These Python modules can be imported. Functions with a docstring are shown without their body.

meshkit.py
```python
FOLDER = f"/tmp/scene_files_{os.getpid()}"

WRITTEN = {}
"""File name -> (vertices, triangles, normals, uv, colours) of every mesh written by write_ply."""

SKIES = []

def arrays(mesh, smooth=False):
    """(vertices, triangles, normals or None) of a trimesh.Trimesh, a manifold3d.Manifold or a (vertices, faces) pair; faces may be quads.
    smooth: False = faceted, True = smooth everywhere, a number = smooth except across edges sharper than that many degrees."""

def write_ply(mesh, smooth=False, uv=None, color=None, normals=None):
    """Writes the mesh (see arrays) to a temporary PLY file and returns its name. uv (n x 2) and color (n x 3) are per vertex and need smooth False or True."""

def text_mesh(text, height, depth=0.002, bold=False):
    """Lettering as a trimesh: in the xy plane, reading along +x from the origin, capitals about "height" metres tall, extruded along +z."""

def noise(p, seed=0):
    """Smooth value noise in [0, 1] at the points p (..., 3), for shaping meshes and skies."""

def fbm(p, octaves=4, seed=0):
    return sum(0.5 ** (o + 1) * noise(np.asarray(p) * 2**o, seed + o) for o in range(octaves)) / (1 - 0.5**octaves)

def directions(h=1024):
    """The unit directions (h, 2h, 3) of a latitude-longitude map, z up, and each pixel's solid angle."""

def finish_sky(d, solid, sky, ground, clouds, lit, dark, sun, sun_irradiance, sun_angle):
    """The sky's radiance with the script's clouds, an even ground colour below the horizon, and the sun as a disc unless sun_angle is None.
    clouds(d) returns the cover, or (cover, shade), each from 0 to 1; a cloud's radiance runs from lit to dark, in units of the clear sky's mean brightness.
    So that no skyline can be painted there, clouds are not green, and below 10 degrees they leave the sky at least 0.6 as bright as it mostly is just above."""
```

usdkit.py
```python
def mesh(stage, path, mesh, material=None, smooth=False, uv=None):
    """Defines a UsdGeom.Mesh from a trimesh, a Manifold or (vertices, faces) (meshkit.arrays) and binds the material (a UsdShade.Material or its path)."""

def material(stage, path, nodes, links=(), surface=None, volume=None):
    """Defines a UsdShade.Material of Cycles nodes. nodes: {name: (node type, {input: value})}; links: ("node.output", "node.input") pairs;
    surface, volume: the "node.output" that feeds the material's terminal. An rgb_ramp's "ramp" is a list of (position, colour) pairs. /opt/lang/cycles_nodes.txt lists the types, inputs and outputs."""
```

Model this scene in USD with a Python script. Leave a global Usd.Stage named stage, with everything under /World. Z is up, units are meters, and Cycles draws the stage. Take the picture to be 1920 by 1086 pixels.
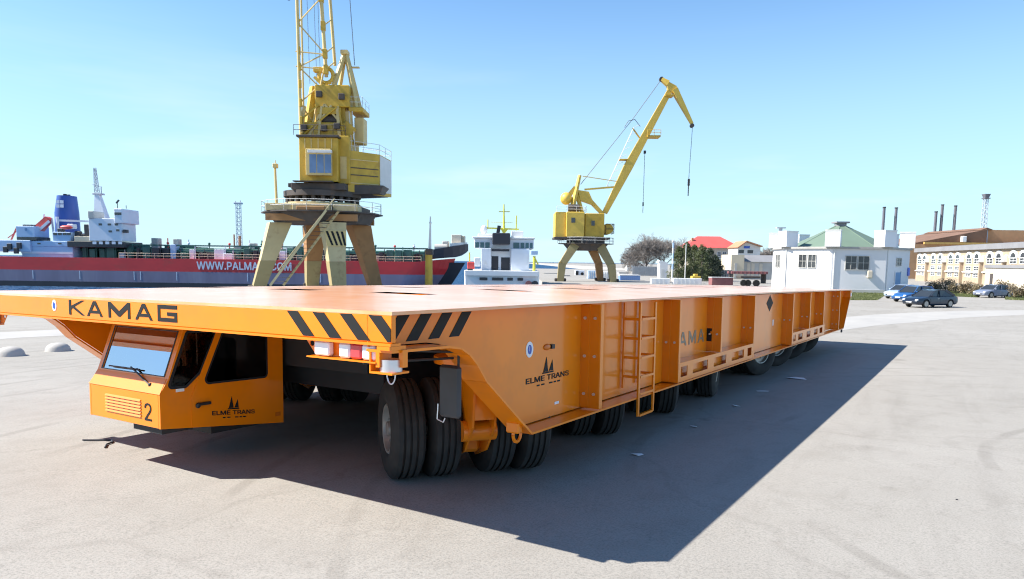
import math, random
import numpy as np, trimesh
import usdkit, meshkit
from shapely.geometry import Polygon, box as sbox
from shapely.ops import unary_union
from pxr import Usd, UsdGeom, UsdLux, UsdShade, Gf, Sdf, Vt

random.seed(7); rng = np.random.default_rng(7)
stage = Usd.Stage.CreateInMemory()
UsdGeom.SetStageUpAxis(stage, 'Z'); UsdGeom.SetStageMetersPerUnit(stage, 1.0)
UsdGeom.Xform.Define(stage, '/World'); UsdGeom.Scope.Define(stage, '/World/Looks')

# ------------------------------------------------------------------ camera, sun, sky, exposure
PIX, PRX, PRY = 1920.0, 960.0, 640.0          # photograph's width and optical centre (the photo is cropped: lens shift)
FOC = 1355.4
EXPOSURE = 1.2
SUN_I, SKY_S = 1.25, 0.088
V1, V2 = np.array([-1170., 492.]), np.array([1830., 532.])     # vanishing points of the transporter's two edges
def _n(v): v = np.array(v, float); return v / np.linalg.norm(v)
d1 = _n([*(V1 - [PRX, PRY]), FOC]); d2 = _n([*(V2 - [PRX, PRY]), FOC])
RA = np.stack([-d1, d2, np.cross(-d1, d2)], 1)                   # apron frame -> camera (x right, y down, z forward)
UPA = _n([0.0116, -0.0182, 0.99977])                             # the true vertical in the apron's frame (it drains 2 % towards the quay)
Yw = _n(np.array([0, 1., 0]) - UPA * UPA[1]); Xw = np.cross(Yw, UPA)
MW = np.stack([Xw, Yw, UPA])                                     # apron -> world
CAM = MW @ np.array([3.754, -4.168, 2.175])
RC = RA @ MW.T                                                   # world -> camera
cam = UsdGeom.Camera.Define(stage, '/World/camera')
right, down, fwd = RC[0], RC[1], RC[2]
cm = Gf.Matrix4d(*right, 0, *(-down), 0, *(-fwd), 0, *CAM, 1)
cam.AddTransformOp().Set(cm)
cam.CreateHorizontalApertureAttr(36.0); cam.CreateVerticalApertureAttr(36.0 * 1086 / 1920)
cam.CreateFocalLengthAttr(36.0 * FOC / PIX)
cam.CreateVerticalApertureOffsetAttr(36.0 * (PRY - 543) / PIX)
cam.CreateFStopAttr(3.2); cam.CreateFocusDistanceAttr(8.0)
cam.CreateClippingRangeAttr(Gf.Vec2f(0.05, 100000)); cam.CreateExposureAttr(EXPOSURE)
SUN = _n(MW @ _n([-1.79, -1.33, 2.0075]))
sun = UsdLux.DistantLight.Define(stage, '/World/sun')
sun.CreateIntensityAttr(SUN_I); sun.CreateAngleAttr(0.53); sun.CreateNormalizeAttr(True); sun.CreateColorAttr(Gf.Vec3f(1.0, 0.945, 0.86))
_sx = _n(np.cross([0, 0, 1], SUN)); _sy = np.cross(SUN, _sx)
sun.AddTransformOp().Set(Gf.Matrix4d(*_sx, 0, *_sy, 0, *SUN, 0, *(SUN * 50), 1))
el = math.asin(SUN[2]); rot = math.atan2(SUN[0], SUN[1])
skym = usdkit.material(stage, '/World/Looks/sky_air', {
    'sky': ('sky_texture', {'sky_type': 'single_scattering', 'sun_disc': False, 'sun_elevation': el, 'sun_rotation': rot, 'altitude': 10.0, 'air_density': 1.0, 'aerosol_density': 0.15, 'ozone_density': 3.0}),
    'tc': ('texture_coordinate', {}), 'mp': ('mapping', {'scale': (1.2, 1.2, 9.0)}),
    'nz': ('noise_texture', {'scale': 2.2, 'detail': 6.0, 'roughness': 0.55}),
    'rp': ('rgb_ramp', {'ramp': [(0.0, (0, 0, 0)), (0.53, (0, 0, 0)), (0.78, (1, 1, 1)), (1, (1, 1, 1))]}),
    'sp': ('separate_xyz', {}), 'mr': ('map_range', {'from_min': 0.02, 'from_max': 0.30, 'to_min': 0.5, 'to_max': 0.0, 'clamp': True}),
    'mu': ('math', {'math_type': 'multiply'}), 'mx': ('mix', {'mix_type': 'mix', 'color2': (5.2, 5.6, 6.0)}),
    'hz': ('map_range', {'range_type': 'smoothstep', 'from_min': -0.02, 'from_max': 0.40, 'to_min': 0.85, 'to_max': 0.0, 'clamp': True}), 'mh': ('mix', {'mix_type': 'mix', 'color2': (3.25, 4.7, 5.55)}),
    'tn': ('mix', {'mix_type': 'multiply', 'fac': 1.0, 'color2': (0.79, 1.0, 1.12)}),
    'bg': ('background_shader', {'strength': SKY_S})},
    [('tc.generated', 'mp.vector'), ('mp.vector', 'nz.vector'), ('nz.fac', 'rp.fac'), ('tc.generated', 'sp.vector'), ('sp.z', 'mr.value'),
     ('rp.color', 'mu.value1'), ('mr.result', 'mu.value2'), ('mu.value', 'mx.fac'), ('sp.z', 'hz.value'), ('hz.result', 'mh.fac'), ('sky.color', 'tn.color1'), ('tn.color', 'mh.color1'), ('mh.color', 'mx.color1'), ('mx.color', 'bg.color')], surface='bg.background')
dome = UsdLux.DomeLight.Define(stage, '/World/sky'); UsdShade.MaterialBindingAPI.Apply(dome.GetPrim()).Bind(skym)

# ------------------------------------------------------------------ helpers
FH = _n([fwd[0], fwd[1], 0]); RH = np.cross(FH, [0, 0, 1])      # level forward and right of the view, to place far things by distance
LEVEL = -1.0                                                    # the level quay beyond the sloping apron
SEA = -4.3
def ray(px, py): return RC.T @ np.array([px - PRX, py - PRY, FOC])
class Frame:
    """Local frame of a far thing: x to the right, y away, z up; origin on the ground at distance d."""
    def __init__(s, px, d, z0=LEVEL):
        s.d, s.z0 = d, z0
        q = ray(px, 500); t = d / (q @ FH); s.r0 = t * (q @ RH)
        s.o = np.array([*(CAM + RH * s.r0 + FH * d)[:2], z0])
        s.k = FOC / d
    def p(s, px, py, dy=0.0):
        q = ray(px, py); t = (s.d + dy) / (q @ FH)
        return np.array([t * (q @ RH) - s.r0, dy, CAM[2] + t * q[2] - s.z0])
    def x(s, px, dy=0.0, py=500): return s.p(px, py, dy)[0]
    def z(s, px, py, dy=0.0): return s.p(px, py, dy)[2]
    def mat(s, turn=0.0):
        c, n = math.cos(turn), math.sin(turn); X = RH * c + FH * n; Y = FH * c - RH * n
        return Gf.Matrix4d(*X, 0, *Y, 0, 0, 0, 1, 0, *s.o, 1)

MATS = {}
def mat(name, color, rough=0.5, metal=0.0, var=0.12, scale=1.5, bump=0.0, bscale=40.0, dirt=None, dirt_scale=0.6, dirt_at=(0.55, 0.75), coat=0.0, spec=0.5, emit=0.0, stretch=None, coat_r=0.12):
    c = np.array(color, float)
    nodes = {'g': ('geometry', {}), 'n': ('noise_texture', {'scale': scale, 'detail': 5.0, 'roughness': 0.6}),
             'r': ('rgb_ramp', {'ramp': [(0.25, tuple(c * (1 - var))), (0.5, tuple(c)), (0.75, tuple(np.minimum(c * (1 + var), 0.95)))]}),
             'p': ('principled_bsdf', {'roughness': rough, 'metallic': metal, 'coat_weight': coat, 'coat_roughness': coat_r, 'specular_ior_level': spec})}
    links = [('n.fac', 'r.fac')]
    if stretch:
        nodes['mp'] = ('mapping', {'scale': stretch}); links += [('g.position', 'mp.vector'), ('mp.vector', 'n.vector')]
    else:
        links += [('g.position', 'n.vector')]
    out = 'r.color'
    if dirt is not None:
        nodes['dn'] = ('noise_texture', {'scale': dirt_scale, 'detail': 7.0, 'roughness': 0.65})
        nodes['dr'] = ('rgb_ramp', {'ramp': [(dirt_at[0], (0, 0, 0)), (dirt_at[1], (1, 1, 1))]})
        nodes['dm'] = ('mix', {'mix_type': 'mix', 'color2': tuple(dirt)})
        links += [('mp.vector' if stretch else 'g.position', 'dn.vector'), ('dn.fac', 'dr.fac'), ('dr.color', 'dm.fac'), (out, 'dm.color1')]
        out = 'dm.color'
    links.append((out, 'p.base_color'))
    if bump:
        nodes['bn'] = ('noise_texture', {'scale': bscale, 'detail': 4.0}); nodes['b'] = ('bump', {'strength': bump, 'distance': 0.01})
        links += [('g.position', 'bn.vector'), ('bn.fac', 'b.height'), ('b.normal', 'p.normal')]
    if emit: nodes['p'][1].update({'emission_strength': emit, 'emission_color': tuple(c)})
    MATS[name] = usdkit.material(stage, '/World/Looks/' + name, nodes, links, surface='p.BSDF')
    return MATS[name]
def glass(name, tint=(0.75, 0.8, 0.85), rough=0.02, ior=1.5):
    MATS[name] = usdkit.material(stage, '/World/Looks/' + name, {
        't': ('transparent_bsdf', {'color': tint}), 'g': ('glossy_bsdf', {'color': (1, 1, 1), 'roughness': rough}), 'f': ('fresnel', {'IOR': ior}), 'm': ('mix_closure', {})},
        [('f.fac', 'm.fac'), ('t.BSDF', 'm.closure1'), ('g.BSDF', 'm.closure2')], surface='m.closure')
    return MATS[name]

ROT = {'x': lambda a: trimesh.transformations.rotation_matrix(a, [1, 0, 0]), 'y': lambda a: trimesh.transformations.rotation_matrix(a, [0, 1, 0]), 'z': lambda a: trimesh.transformations.rotation_matrix(a, [0, 0, 1])}
def frame_between(p, q, up=(0, 0, 1)):
    p, q = np.array(p, float), np.array(q, float); d = _n(q - p); u = np.array(up, float)
    if abs(d @ u) > 0.99: u = np.array([0, 1.0, 0])
    s = _n(np.cross(d, u)); return d, s, np.cross(s, d)
class MB:
    """Collects shapes for ONE mesh."""
    def __init__(s): s.v, s.f, s.k = [], [], 0
    def raw(s, v, f):
        v = np.asarray(v, float); f = np.asarray(f, int)
        if f.shape[1] == 4: f = np.vstack([f[:, [0, 1, 2]], f[:, [0, 2, 3]]])
        s.v.append(v); s.f.append(f + s.k); s.k += len(v); return s
    def tm(s, m, M=None):
        v = np.array(m.vertices)
        if M is not None: v = v @ np.array(M)[:3, :3].T + np.array(M)[:3, 3]
        return s.raw(v, np.array(m.faces))
    def corners(s, c):        # 8 corners: 4 bottom ccw, 4 top ccw
        return s.raw(c, [[3, 2, 1, 0], [4, 5, 6, 7], [0, 1, 5, 4], [1, 2, 6, 5], [2, 3, 7, 6], [3, 0, 4, 7]])
    def box(s, x0, x1, y0, y1, z0, z1, rz=0.0, c=None):
        v = np.array([[x0, y0, z0], [x1, y0, z0], [x1, y1, z0], [x0, y1, z0], [x0, y0, z1], [x1, y0, z1], [x1, y1, z1], [x0, y1, z1]], float)
        if rz:
            o = np.array(c if c is not None else [(x0 + x1) / 2, (y0 + y1) / 2, 0.]); a = v - o; v = a.copy()
            v[:, 0] = a[:, 0] * math.cos(rz) - a[:, 1] * math.sin(rz); v[:, 1] = a[:, 0] * math.sin(rz) + a[:, 1] * math.cos(rz); v += o
        return s.corners(v)
    def bbox(s, x0, x1, y0, y1, z0, z1, b=0.02):    # box with chamfered edges
        xs, ys, zs = (x0, x1), (y0, y1), (z0, z1); pts = []
        for x, sx in zip(xs, (1, -1)):
            for y, sy in zip(ys, (1, -1)):
                for z, sz in zip(zs, (1, -1)):
                    pts += [[x + sx * b, y + sy * b, z], [x + sx * b, y, z + sz * b], [x, y + sy * b, z + sz * b]]
        return s.tm(trimesh.Trimesh(pts).convex_hull)
    def hull(s, pts): return s.tm(trimesh.Trimesh(np.array(pts, float)).convex_hull)
    def beam(s, p, q, w, h=None, w2=None, h2=None, up=(0, 0, 1)):
        h = w if h is None else h; w2 = w if w2 is None else w2; h2 = h if h2 is None else h2
        d, a, b = frame_between(p, q, up); p, q = np.array(p, float), np.array(q, float)
        c = [p - a * w / 2 - b * h / 2, p + a * w / 2 - b * h / 2, p + a * w / 2 + b * h / 2, p - a * w / 2 + b * h / 2]
        e = [q - a * w2 / 2 - b * h2 / 2, q + a * w2 / 2 - b * h2 / 2, q + a * w2 / 2 + b * h2 / 2, q - a * w2 / 2 + b * h2 / 2]
        return s.corners(np.array(c + e))
    def tube(s, p, q, r, r2=None, n=8):
        r2 = r if r2 is None else r2; d, a, b = frame_between(p, q); p, q = np.array(p, float), np.array(q, float)
        t = np.arange(n) * 2 * math.pi / n; ring = np.outer(np.cos(t), a) + np.outer(np.sin(t), b)
        v = np.vstack([p + ring * r, q + ring * r2, [p], [q]]); f = []
        for i in range(n):
            j = (i + 1) % n; f += [[i, j, n + j], [i, n + j, n + i], [2 * n, j, i], [2 * n + 1, n + i, n + j]]
        return s.raw(v, f)
    def path(s, pts, r, n=6):
        for a, b in zip(pts[:-1], pts[1:]): s.tube(a, b, r, n=n)
        return s
    def ext(s, poly, h, M=None):
        for g in getattr(poly, 'geoms', [poly]):
            if g.geom_type == 'Polygon' and g.area > 1e-9: s.tm(trimesh.creation.extrude_polygon(g, h, engine='earcut'), M)
        return s
    def loft(s, rings, caps=True):
        n = len(rings[0]); v = np.vstack(rings); f = []
        for k in range(len(rings) - 1):
            for i in range(n):
                j = (i + 1) % n; f.append([k * n + i, k * n + j, (k + 1) * n + j, (k + 1) * n + i])
        s.raw(v, f)
        if caps:
            for r, o in ((rings[0], -1), (rings[-1], 1)):
                r = np.array(r); c = r.mean(0); s.raw(np.vstack([r, [c]]), [[i, (i + 1) % n, n][::o] for i in range(n)])
        return s
    def sphere(s, c, r, sub=2, sq=(1, 1, 1)):
        m = trimesh.creation.icosphere(sub, 1.0); return s.raw(np.array(m.vertices) * r * np.array(sq) + np.array(c), m.faces)
    def get(s): return np.vstack(s.v), np.vstack(s.f)
    def trimesh(s):
        m = trimesh.Trimesh(*s.get(), process=False); m.merge_vertices(); return m
XZ = np.array([[1, 0, 0, 0], [0, 0, -1, 0], [0, 1, 0, 0], [0, 0, 0, 1.0]])     # drawing plane (x,y) -> (x,z), thickness towards -y
def plane_xz(y): M = XZ.copy(); M[1, 3] = y; return M
def plane_yz(x): return np.array([[0, 0, 1, x], [1, 0, 0, 0], [0, 1, 0, 0], [0, 0, 0, 1.0]])   # (x,y) -> (y,z), thickness towards +x

TAKEN = {}
def free(parent, name):
    k = (str(parent), name); n = TAKEN.get(k, -1) + 1; TAKEN[k] = n
    return f'{parent}/{name}' + (f'_{n:03d}' if n else '')
def props(p, label=None, cat=None, group=None, kind=None):
    for k, v in (('label', label), ('category', cat), ('group', group), ('kind', kind)):
        if v: p.SetCustomDataByKey(k, v)
    return p
def thing(name, label, cat, M=None, group=None, kind=None):
    x = UsdGeom.Xform.Define(stage, free('/World', name))
    if M is not None: x.AddTransformOp().Set(M)
    return props(x.GetPrim(), label, cat, group, kind)
def node(parent, name, M=None, label=None):
    x = UsdGeom.Xform.Define(stage, free(parent.GetPath(), name))
    if M is not None: x.AddTransformOp().Set(M)
    return props(x.GetPrim(), label)
def part(parent, name, mb, m, label=None, smooth=False, kind=None):
    while parent and str(parent.GetPath()).count('/') > 3: parent = parent.GetParent()     # thing > part > sub-part, no deeper
    path = free(parent.GetPath() if parent else '/World', name)
    g = mb.get() if isinstance(mb, MB) else mb
    p = usdkit.mesh(stage, path, g, MATS[m], smooth=smooth).GetPrim()
    return props(p, label, kind=kind)
def solo(name, mb, m, label=None, cat=None, M=None, smooth=False, group=None, kind=None):
    p = part(None, name, mb, m, smooth=smooth); props(p, label, cat, group, kind)
    if M is not None: UsdGeom.Xformable(p).AddTransformOp().Set(M)
    return p
def copy(root, M, label, name=None):
    was = root.GetCustomData()
    x = UsdGeom.Xform.Define(stage, free('/World', name or was.get('_n', root.GetName())))
    p = x.GetPrim(); p.GetReferences().AddInternalReference(root.GetPath()); p.SetInstanceable(True)
    x.ClearXformOpOrder(); x.MakeMatrixXform().Set(M)
    return props(p, label, was['category'], was.get('group'))
def letter(text, w, h, t=0.004, bold=True):
    """Lettering fitted to a box w x h, drawn from the origin."""
    m = meshkit.text_mesh(text, h, t, bold); b = m.bounds
    m.apply_translation([-b[0][0], -b[0][1], 0]); s = b[1] - b[0]; m.apply_scale([w / s[0], h / s[1], 1]); return m

# ------------------------------------------------------------------ materials
mat('orange_paint', (0.84, 0.215, 0.0), 0.38, var=0.06, scale=0.8, coat=0.62, spec=0.25, bump=0.03, bscale=6, dirt=(0.66, 0.18, 0.01), dirt_scale=1.3, dirt_at=(0.50, 0.80))
mat('deck_paint', (0.82, 0.34, 0.13), 0.5, var=0.10, scale=0.9, dirt=(0.76, 0.46, 0.30), dirt_scale=0.9, dirt_at=(0.42, 0.70), coat=1.0, coat_r=0.2)  # worn pinkish blend also carries reflected sky put into the colour
mat('black_print', (0.013, 0.013, 0.013), 0.6, var=0.2, scale=3, spec=0.25)
mat('sheen_print', (0.20, 0.16, 0.11), 0.4, var=0.1)  # black print greyed: the reflection on it is put into the colour
mat('white_print', (0.75, 0.76, 0.78), 0.4, var=0.05)
mat('blue_print', (0.03, 0.10, 0.45), 0.4)
mat('tyre_rubber', (0.014, 0.013, 0.012), 0.8, var=0.35, scale=6, dirt=(0.036, 0.031, 0.026), dirt_scale=4, dirt_at=(0.45, 0.8))
mat('rim_steel', (0.36, 0.34, 0.31), 0.45, metal=0.6, var=0.2, scale=5)
mat('dark_steel', (0.028, 0.028, 0.032), 0.5, var=0.3, scale=3)
mat('black_plastic', (0.015, 0.016, 0.018), 0.4)
mat('chrome', (0.75, 0.76, 0.78), 0.2, metal=1.0, var=0.03)
mat('zinc', (0.62, 0.63, 0.65), 0.35, metal=0.8, var=0.08, scale=8)
mat('lamp_white', (0.80, 0.82, 0.84), 0.15, var=0.05, scale=20)
mat('lamp_red', (0.55, 0.06, 0.07), 0.15, var=0.15, scale=20)
mat('amber', (0.60, 0.14, 0.01), 0.2)
mat('sky_glare_blue', (0.62, 0.70, 0.86), 0.6, var=0.10, scale=3)  # colour of the sky as reflected in the windscreen
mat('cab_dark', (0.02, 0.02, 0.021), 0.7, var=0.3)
mat('cab_brown', (0.10, 0.04, 0.025), 0.7, var=0.3)
glass('cab_glass', ior=7.0)
glass('tinted_glass', (0.25, 0.27, 0.28))
mat('crane_yellow', (0.49, 0.31, 0.03), 0.55, var=0.22, scale=0.7, dirt=(0.21, 0.115, 0.03), dirt_scale=0.55, dirt_at=(0.56, 0.78))
mat('crane_pale', (0.55, 0.42, 0.17), 0.55, var=0.15, scale=0.8, dirt=(0.30, 0.18, 0.07), dirt_scale=0.8, dirt_at=(0.58, 0.8))
mat('crane_bright', (0.60, 0.40, 0.06), 0.5, var=0.14, scale=0.5, dirt=(0.33, 0.20, 0.05), dirt_scale=0.5, dirt_at=(0.58, 0.8))
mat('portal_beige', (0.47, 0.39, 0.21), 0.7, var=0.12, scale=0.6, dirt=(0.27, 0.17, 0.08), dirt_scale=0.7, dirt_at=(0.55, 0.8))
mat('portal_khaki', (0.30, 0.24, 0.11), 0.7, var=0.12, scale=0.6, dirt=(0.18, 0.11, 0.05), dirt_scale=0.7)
mat('portal_rust', (0.33, 0.17, 0.065), 0.75, var=0.2, scale=0.6, dirt=(0.17, 0.085, 0.035), dirt_scale=0.6)
mat('dark_iron', (0.055, 0.045, 0.04), 0.7, var=0.35, scale=1.0, dirt=(0.12, 0.065, 0.035), dirt_scale=1.2)
mat('rope', (0.03, 0.033, 0.04), 0.6)
mat('pane_blue', (0.10, 0.17, 0.30), 0.06, var=0.3, scale=0.5)
mat('pane_dark', (0.05, 0.055, 0.06), 0.07, var=0.4, scale=0.6)
mat('pane_teal', (0.05, 0.13, 0.15), 0.06, var=0.3, scale=0.4)
mat('grey_white', (0.60, 0.60, 0.58), 0.6, var=0.1, scale=0.6)
mat('hull_red', (0.58, 0.03, 0.03), 0.5, var=0.10, scale=0.25, dirt=(0.40, 0.05, 0.035), dirt_scale=0.15, stretch=(1, 1, 2.0))
mat('hull_slate', (0.19, 0.16, 0.22), 0.55, var=0.16, scale=0.3, dirt=(0.27, 0.25, 0.30), dirt_scale=0.12, dirt_at=(0.5, 0.75), stretch=(1, 1, 0.15))
mat('hull_black', (0.02, 0.022, 0.03), 0.5, var=0.3, scale=0.3)
mat('ship_white', (0.62, 0.66, 0.72), 0.5, var=0.07, scale=0.3, dirt=(0.48, 0.44, 0.38), dirt_scale=0.3, dirt_at=(0.6, 0.8))
mat('ship_blue_grey', (0.36, 0.50, 0.68), 0.5, var=0.08, scale=0.3)
mat('funnel_blue', (0.02, 0.07, 0.30), 0.45, var=0.1, scale=0.3)
mat('pipe_green', (0.03, 0.11, 0.085), 0.5, var=0.3, scale=0.4)
mat('ship_red', (0.60, 0.07, 0.06), 0.5, var=0.1)
mat('cream', (0.55, 0.47, 0.34), 0.6, var=0.1, scale=0.4)
mat('mast_yellow', (0.52, 0.50, 0.06), 0.5)
mat('bright_white', (0.74, 0.74, 0.73), 0.6, var=0.03, scale=0.4)
mat('white_wall', (0.62, 0.62, 0.63), 0.85, var=0.03, scale=0.4, bump=0.1, bscale=8)
mat('coping_grey', (0.33, 0.32, 0.30), 0.8, var=0.15)
mat('roof_green', (0.125, 0.18, 0.135), 0.6, var=0.10, scale=0.3)
mat('door_blue', (0.10, 0.22, 0.40), 0.5)
mat('brick_pale', (0.37, 0.29, 0.205), 0.9, var=0.14, scale=0.6, dirt=(0.36, 0.25, 0.17), dirt_scale=0.4)
mat('brick_red', (0.40, 0.20, 0.11), 0.9, var=0.16, scale=0.5, dirt=(0.26, 0.13, 0.075), dirt_scale=0.4)
mat('brick_orange', (0.48, 0.27, 0.14), 0.9, var=0.12, scale=0.5)
mat('roof_brown', (0.17, 0.095, 0.06), 0.85, var=0.25, scale=0.3)
mat('roof_grey', (0.20, 0.20, 0.21), 0.8, var=0.15, scale=0.3)
mat('roof_red', (0.52, 0.08, 0.07), 0.7, var=0.10, scale=0.4)
mat('trim_ochre', (0.55, 0.34, 0.10), 0.8, var=0.12)
mat('stack_steel', (0.12, 0.12, 0.14), 0.5, var=0.2, scale=0.5)
mat('lattice_grey', (0.42, 0.44, 0.48), 0.6)
mat('plaster', (0.55, 0.48, 0.38), 0.9, var=0.10, scale=0.4)
mat('plaster_grey', (0.42, 0.41, 0.38), 0.9, var=0.12, scale=0.4)
mat('concrete', (0.38, 0.365, 0.34), 0.9, var=0.10, scale=4, bump=0.25, bscale=25, dirt=(0.36, 0.34, 0.31), dirt_scale=3)
mat('container_blue', (0.16, 0.27, 0.52), 0.5, var=0.08)
mat('container_red', (0.22, 0.085, 0.085), 0.6, var=0.15)
mat('fence_grey', (0.32, 0.33, 0.34), 0.7, var=0.15)
mat('bark', (0.13, 0.10, 0.09), 0.9, var=0.25, scale=1.2)
mat('twig', (0.21, 0.185, 0.165), 0.9, var=0.25, scale=0.8)
def leafmat(name, a, b):
    MATS[name] = usdkit.material(stage, '/World/Looks/' + name, {
        'g': ('geometry', {}), 'n': ('noise_texture', {'scale': 0.9, 'detail': 3.0}), 'r': ('rgb_ramp', {'ramp': [(0.3, a), (0.7, b)]}),
        'i': ('mix', {'mix_type': 'multiply', 'fac': 0.45}), 'p': ('principled_bsdf', {'roughness': 0.65}), 't': ('translucent_bsdf', {}), 'm': ('mix_closure', {'fac': 0.2})},
        [('g.position', 'n.vector'), ('n.fac', 'r.fac'), ('r.color', 'i.color1'), ('g.random_per_island', 'i.color2'), ('i.color', 'p.base_color'), ('r.color', 't.color'), ('p.BSDF', 'm.closure1'), ('t.BSDF', 'm.closure2')], surface='m.closure')
leafmat('conifer_leaf', (0.09, 0.125, 0.05), (0.21, 0.24, 0.10))
leafmat('dark_conifer_leaf', (0.05, 0.075, 0.045), (0.11, 0.14, 0.075))
leafmat('brown_leaf', (0.24, 0.18, 0.10), (0.42, 0.34, 0.20))
leafmat('grass_blade', (0.13, 0.17, 0.05), (0.26, 0.28, 0.10))
def paintmat(name, c): mat(name, c, 0.25, var=0.03, coat=0.35, spec=0.5)
paintmat('car_navy', (0.008, 0.014, 0.028)); paintmat('car_blue', (0.015, 0.085, 0.25)); paintmat('car_silver', (0.17, 0.19, 0.25)); paintmat('car_pale', (0.32, 0.40, 0.52))
mat('car_glass', (0.025, 0.03, 0.035), 0.05, var=0.1)

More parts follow.
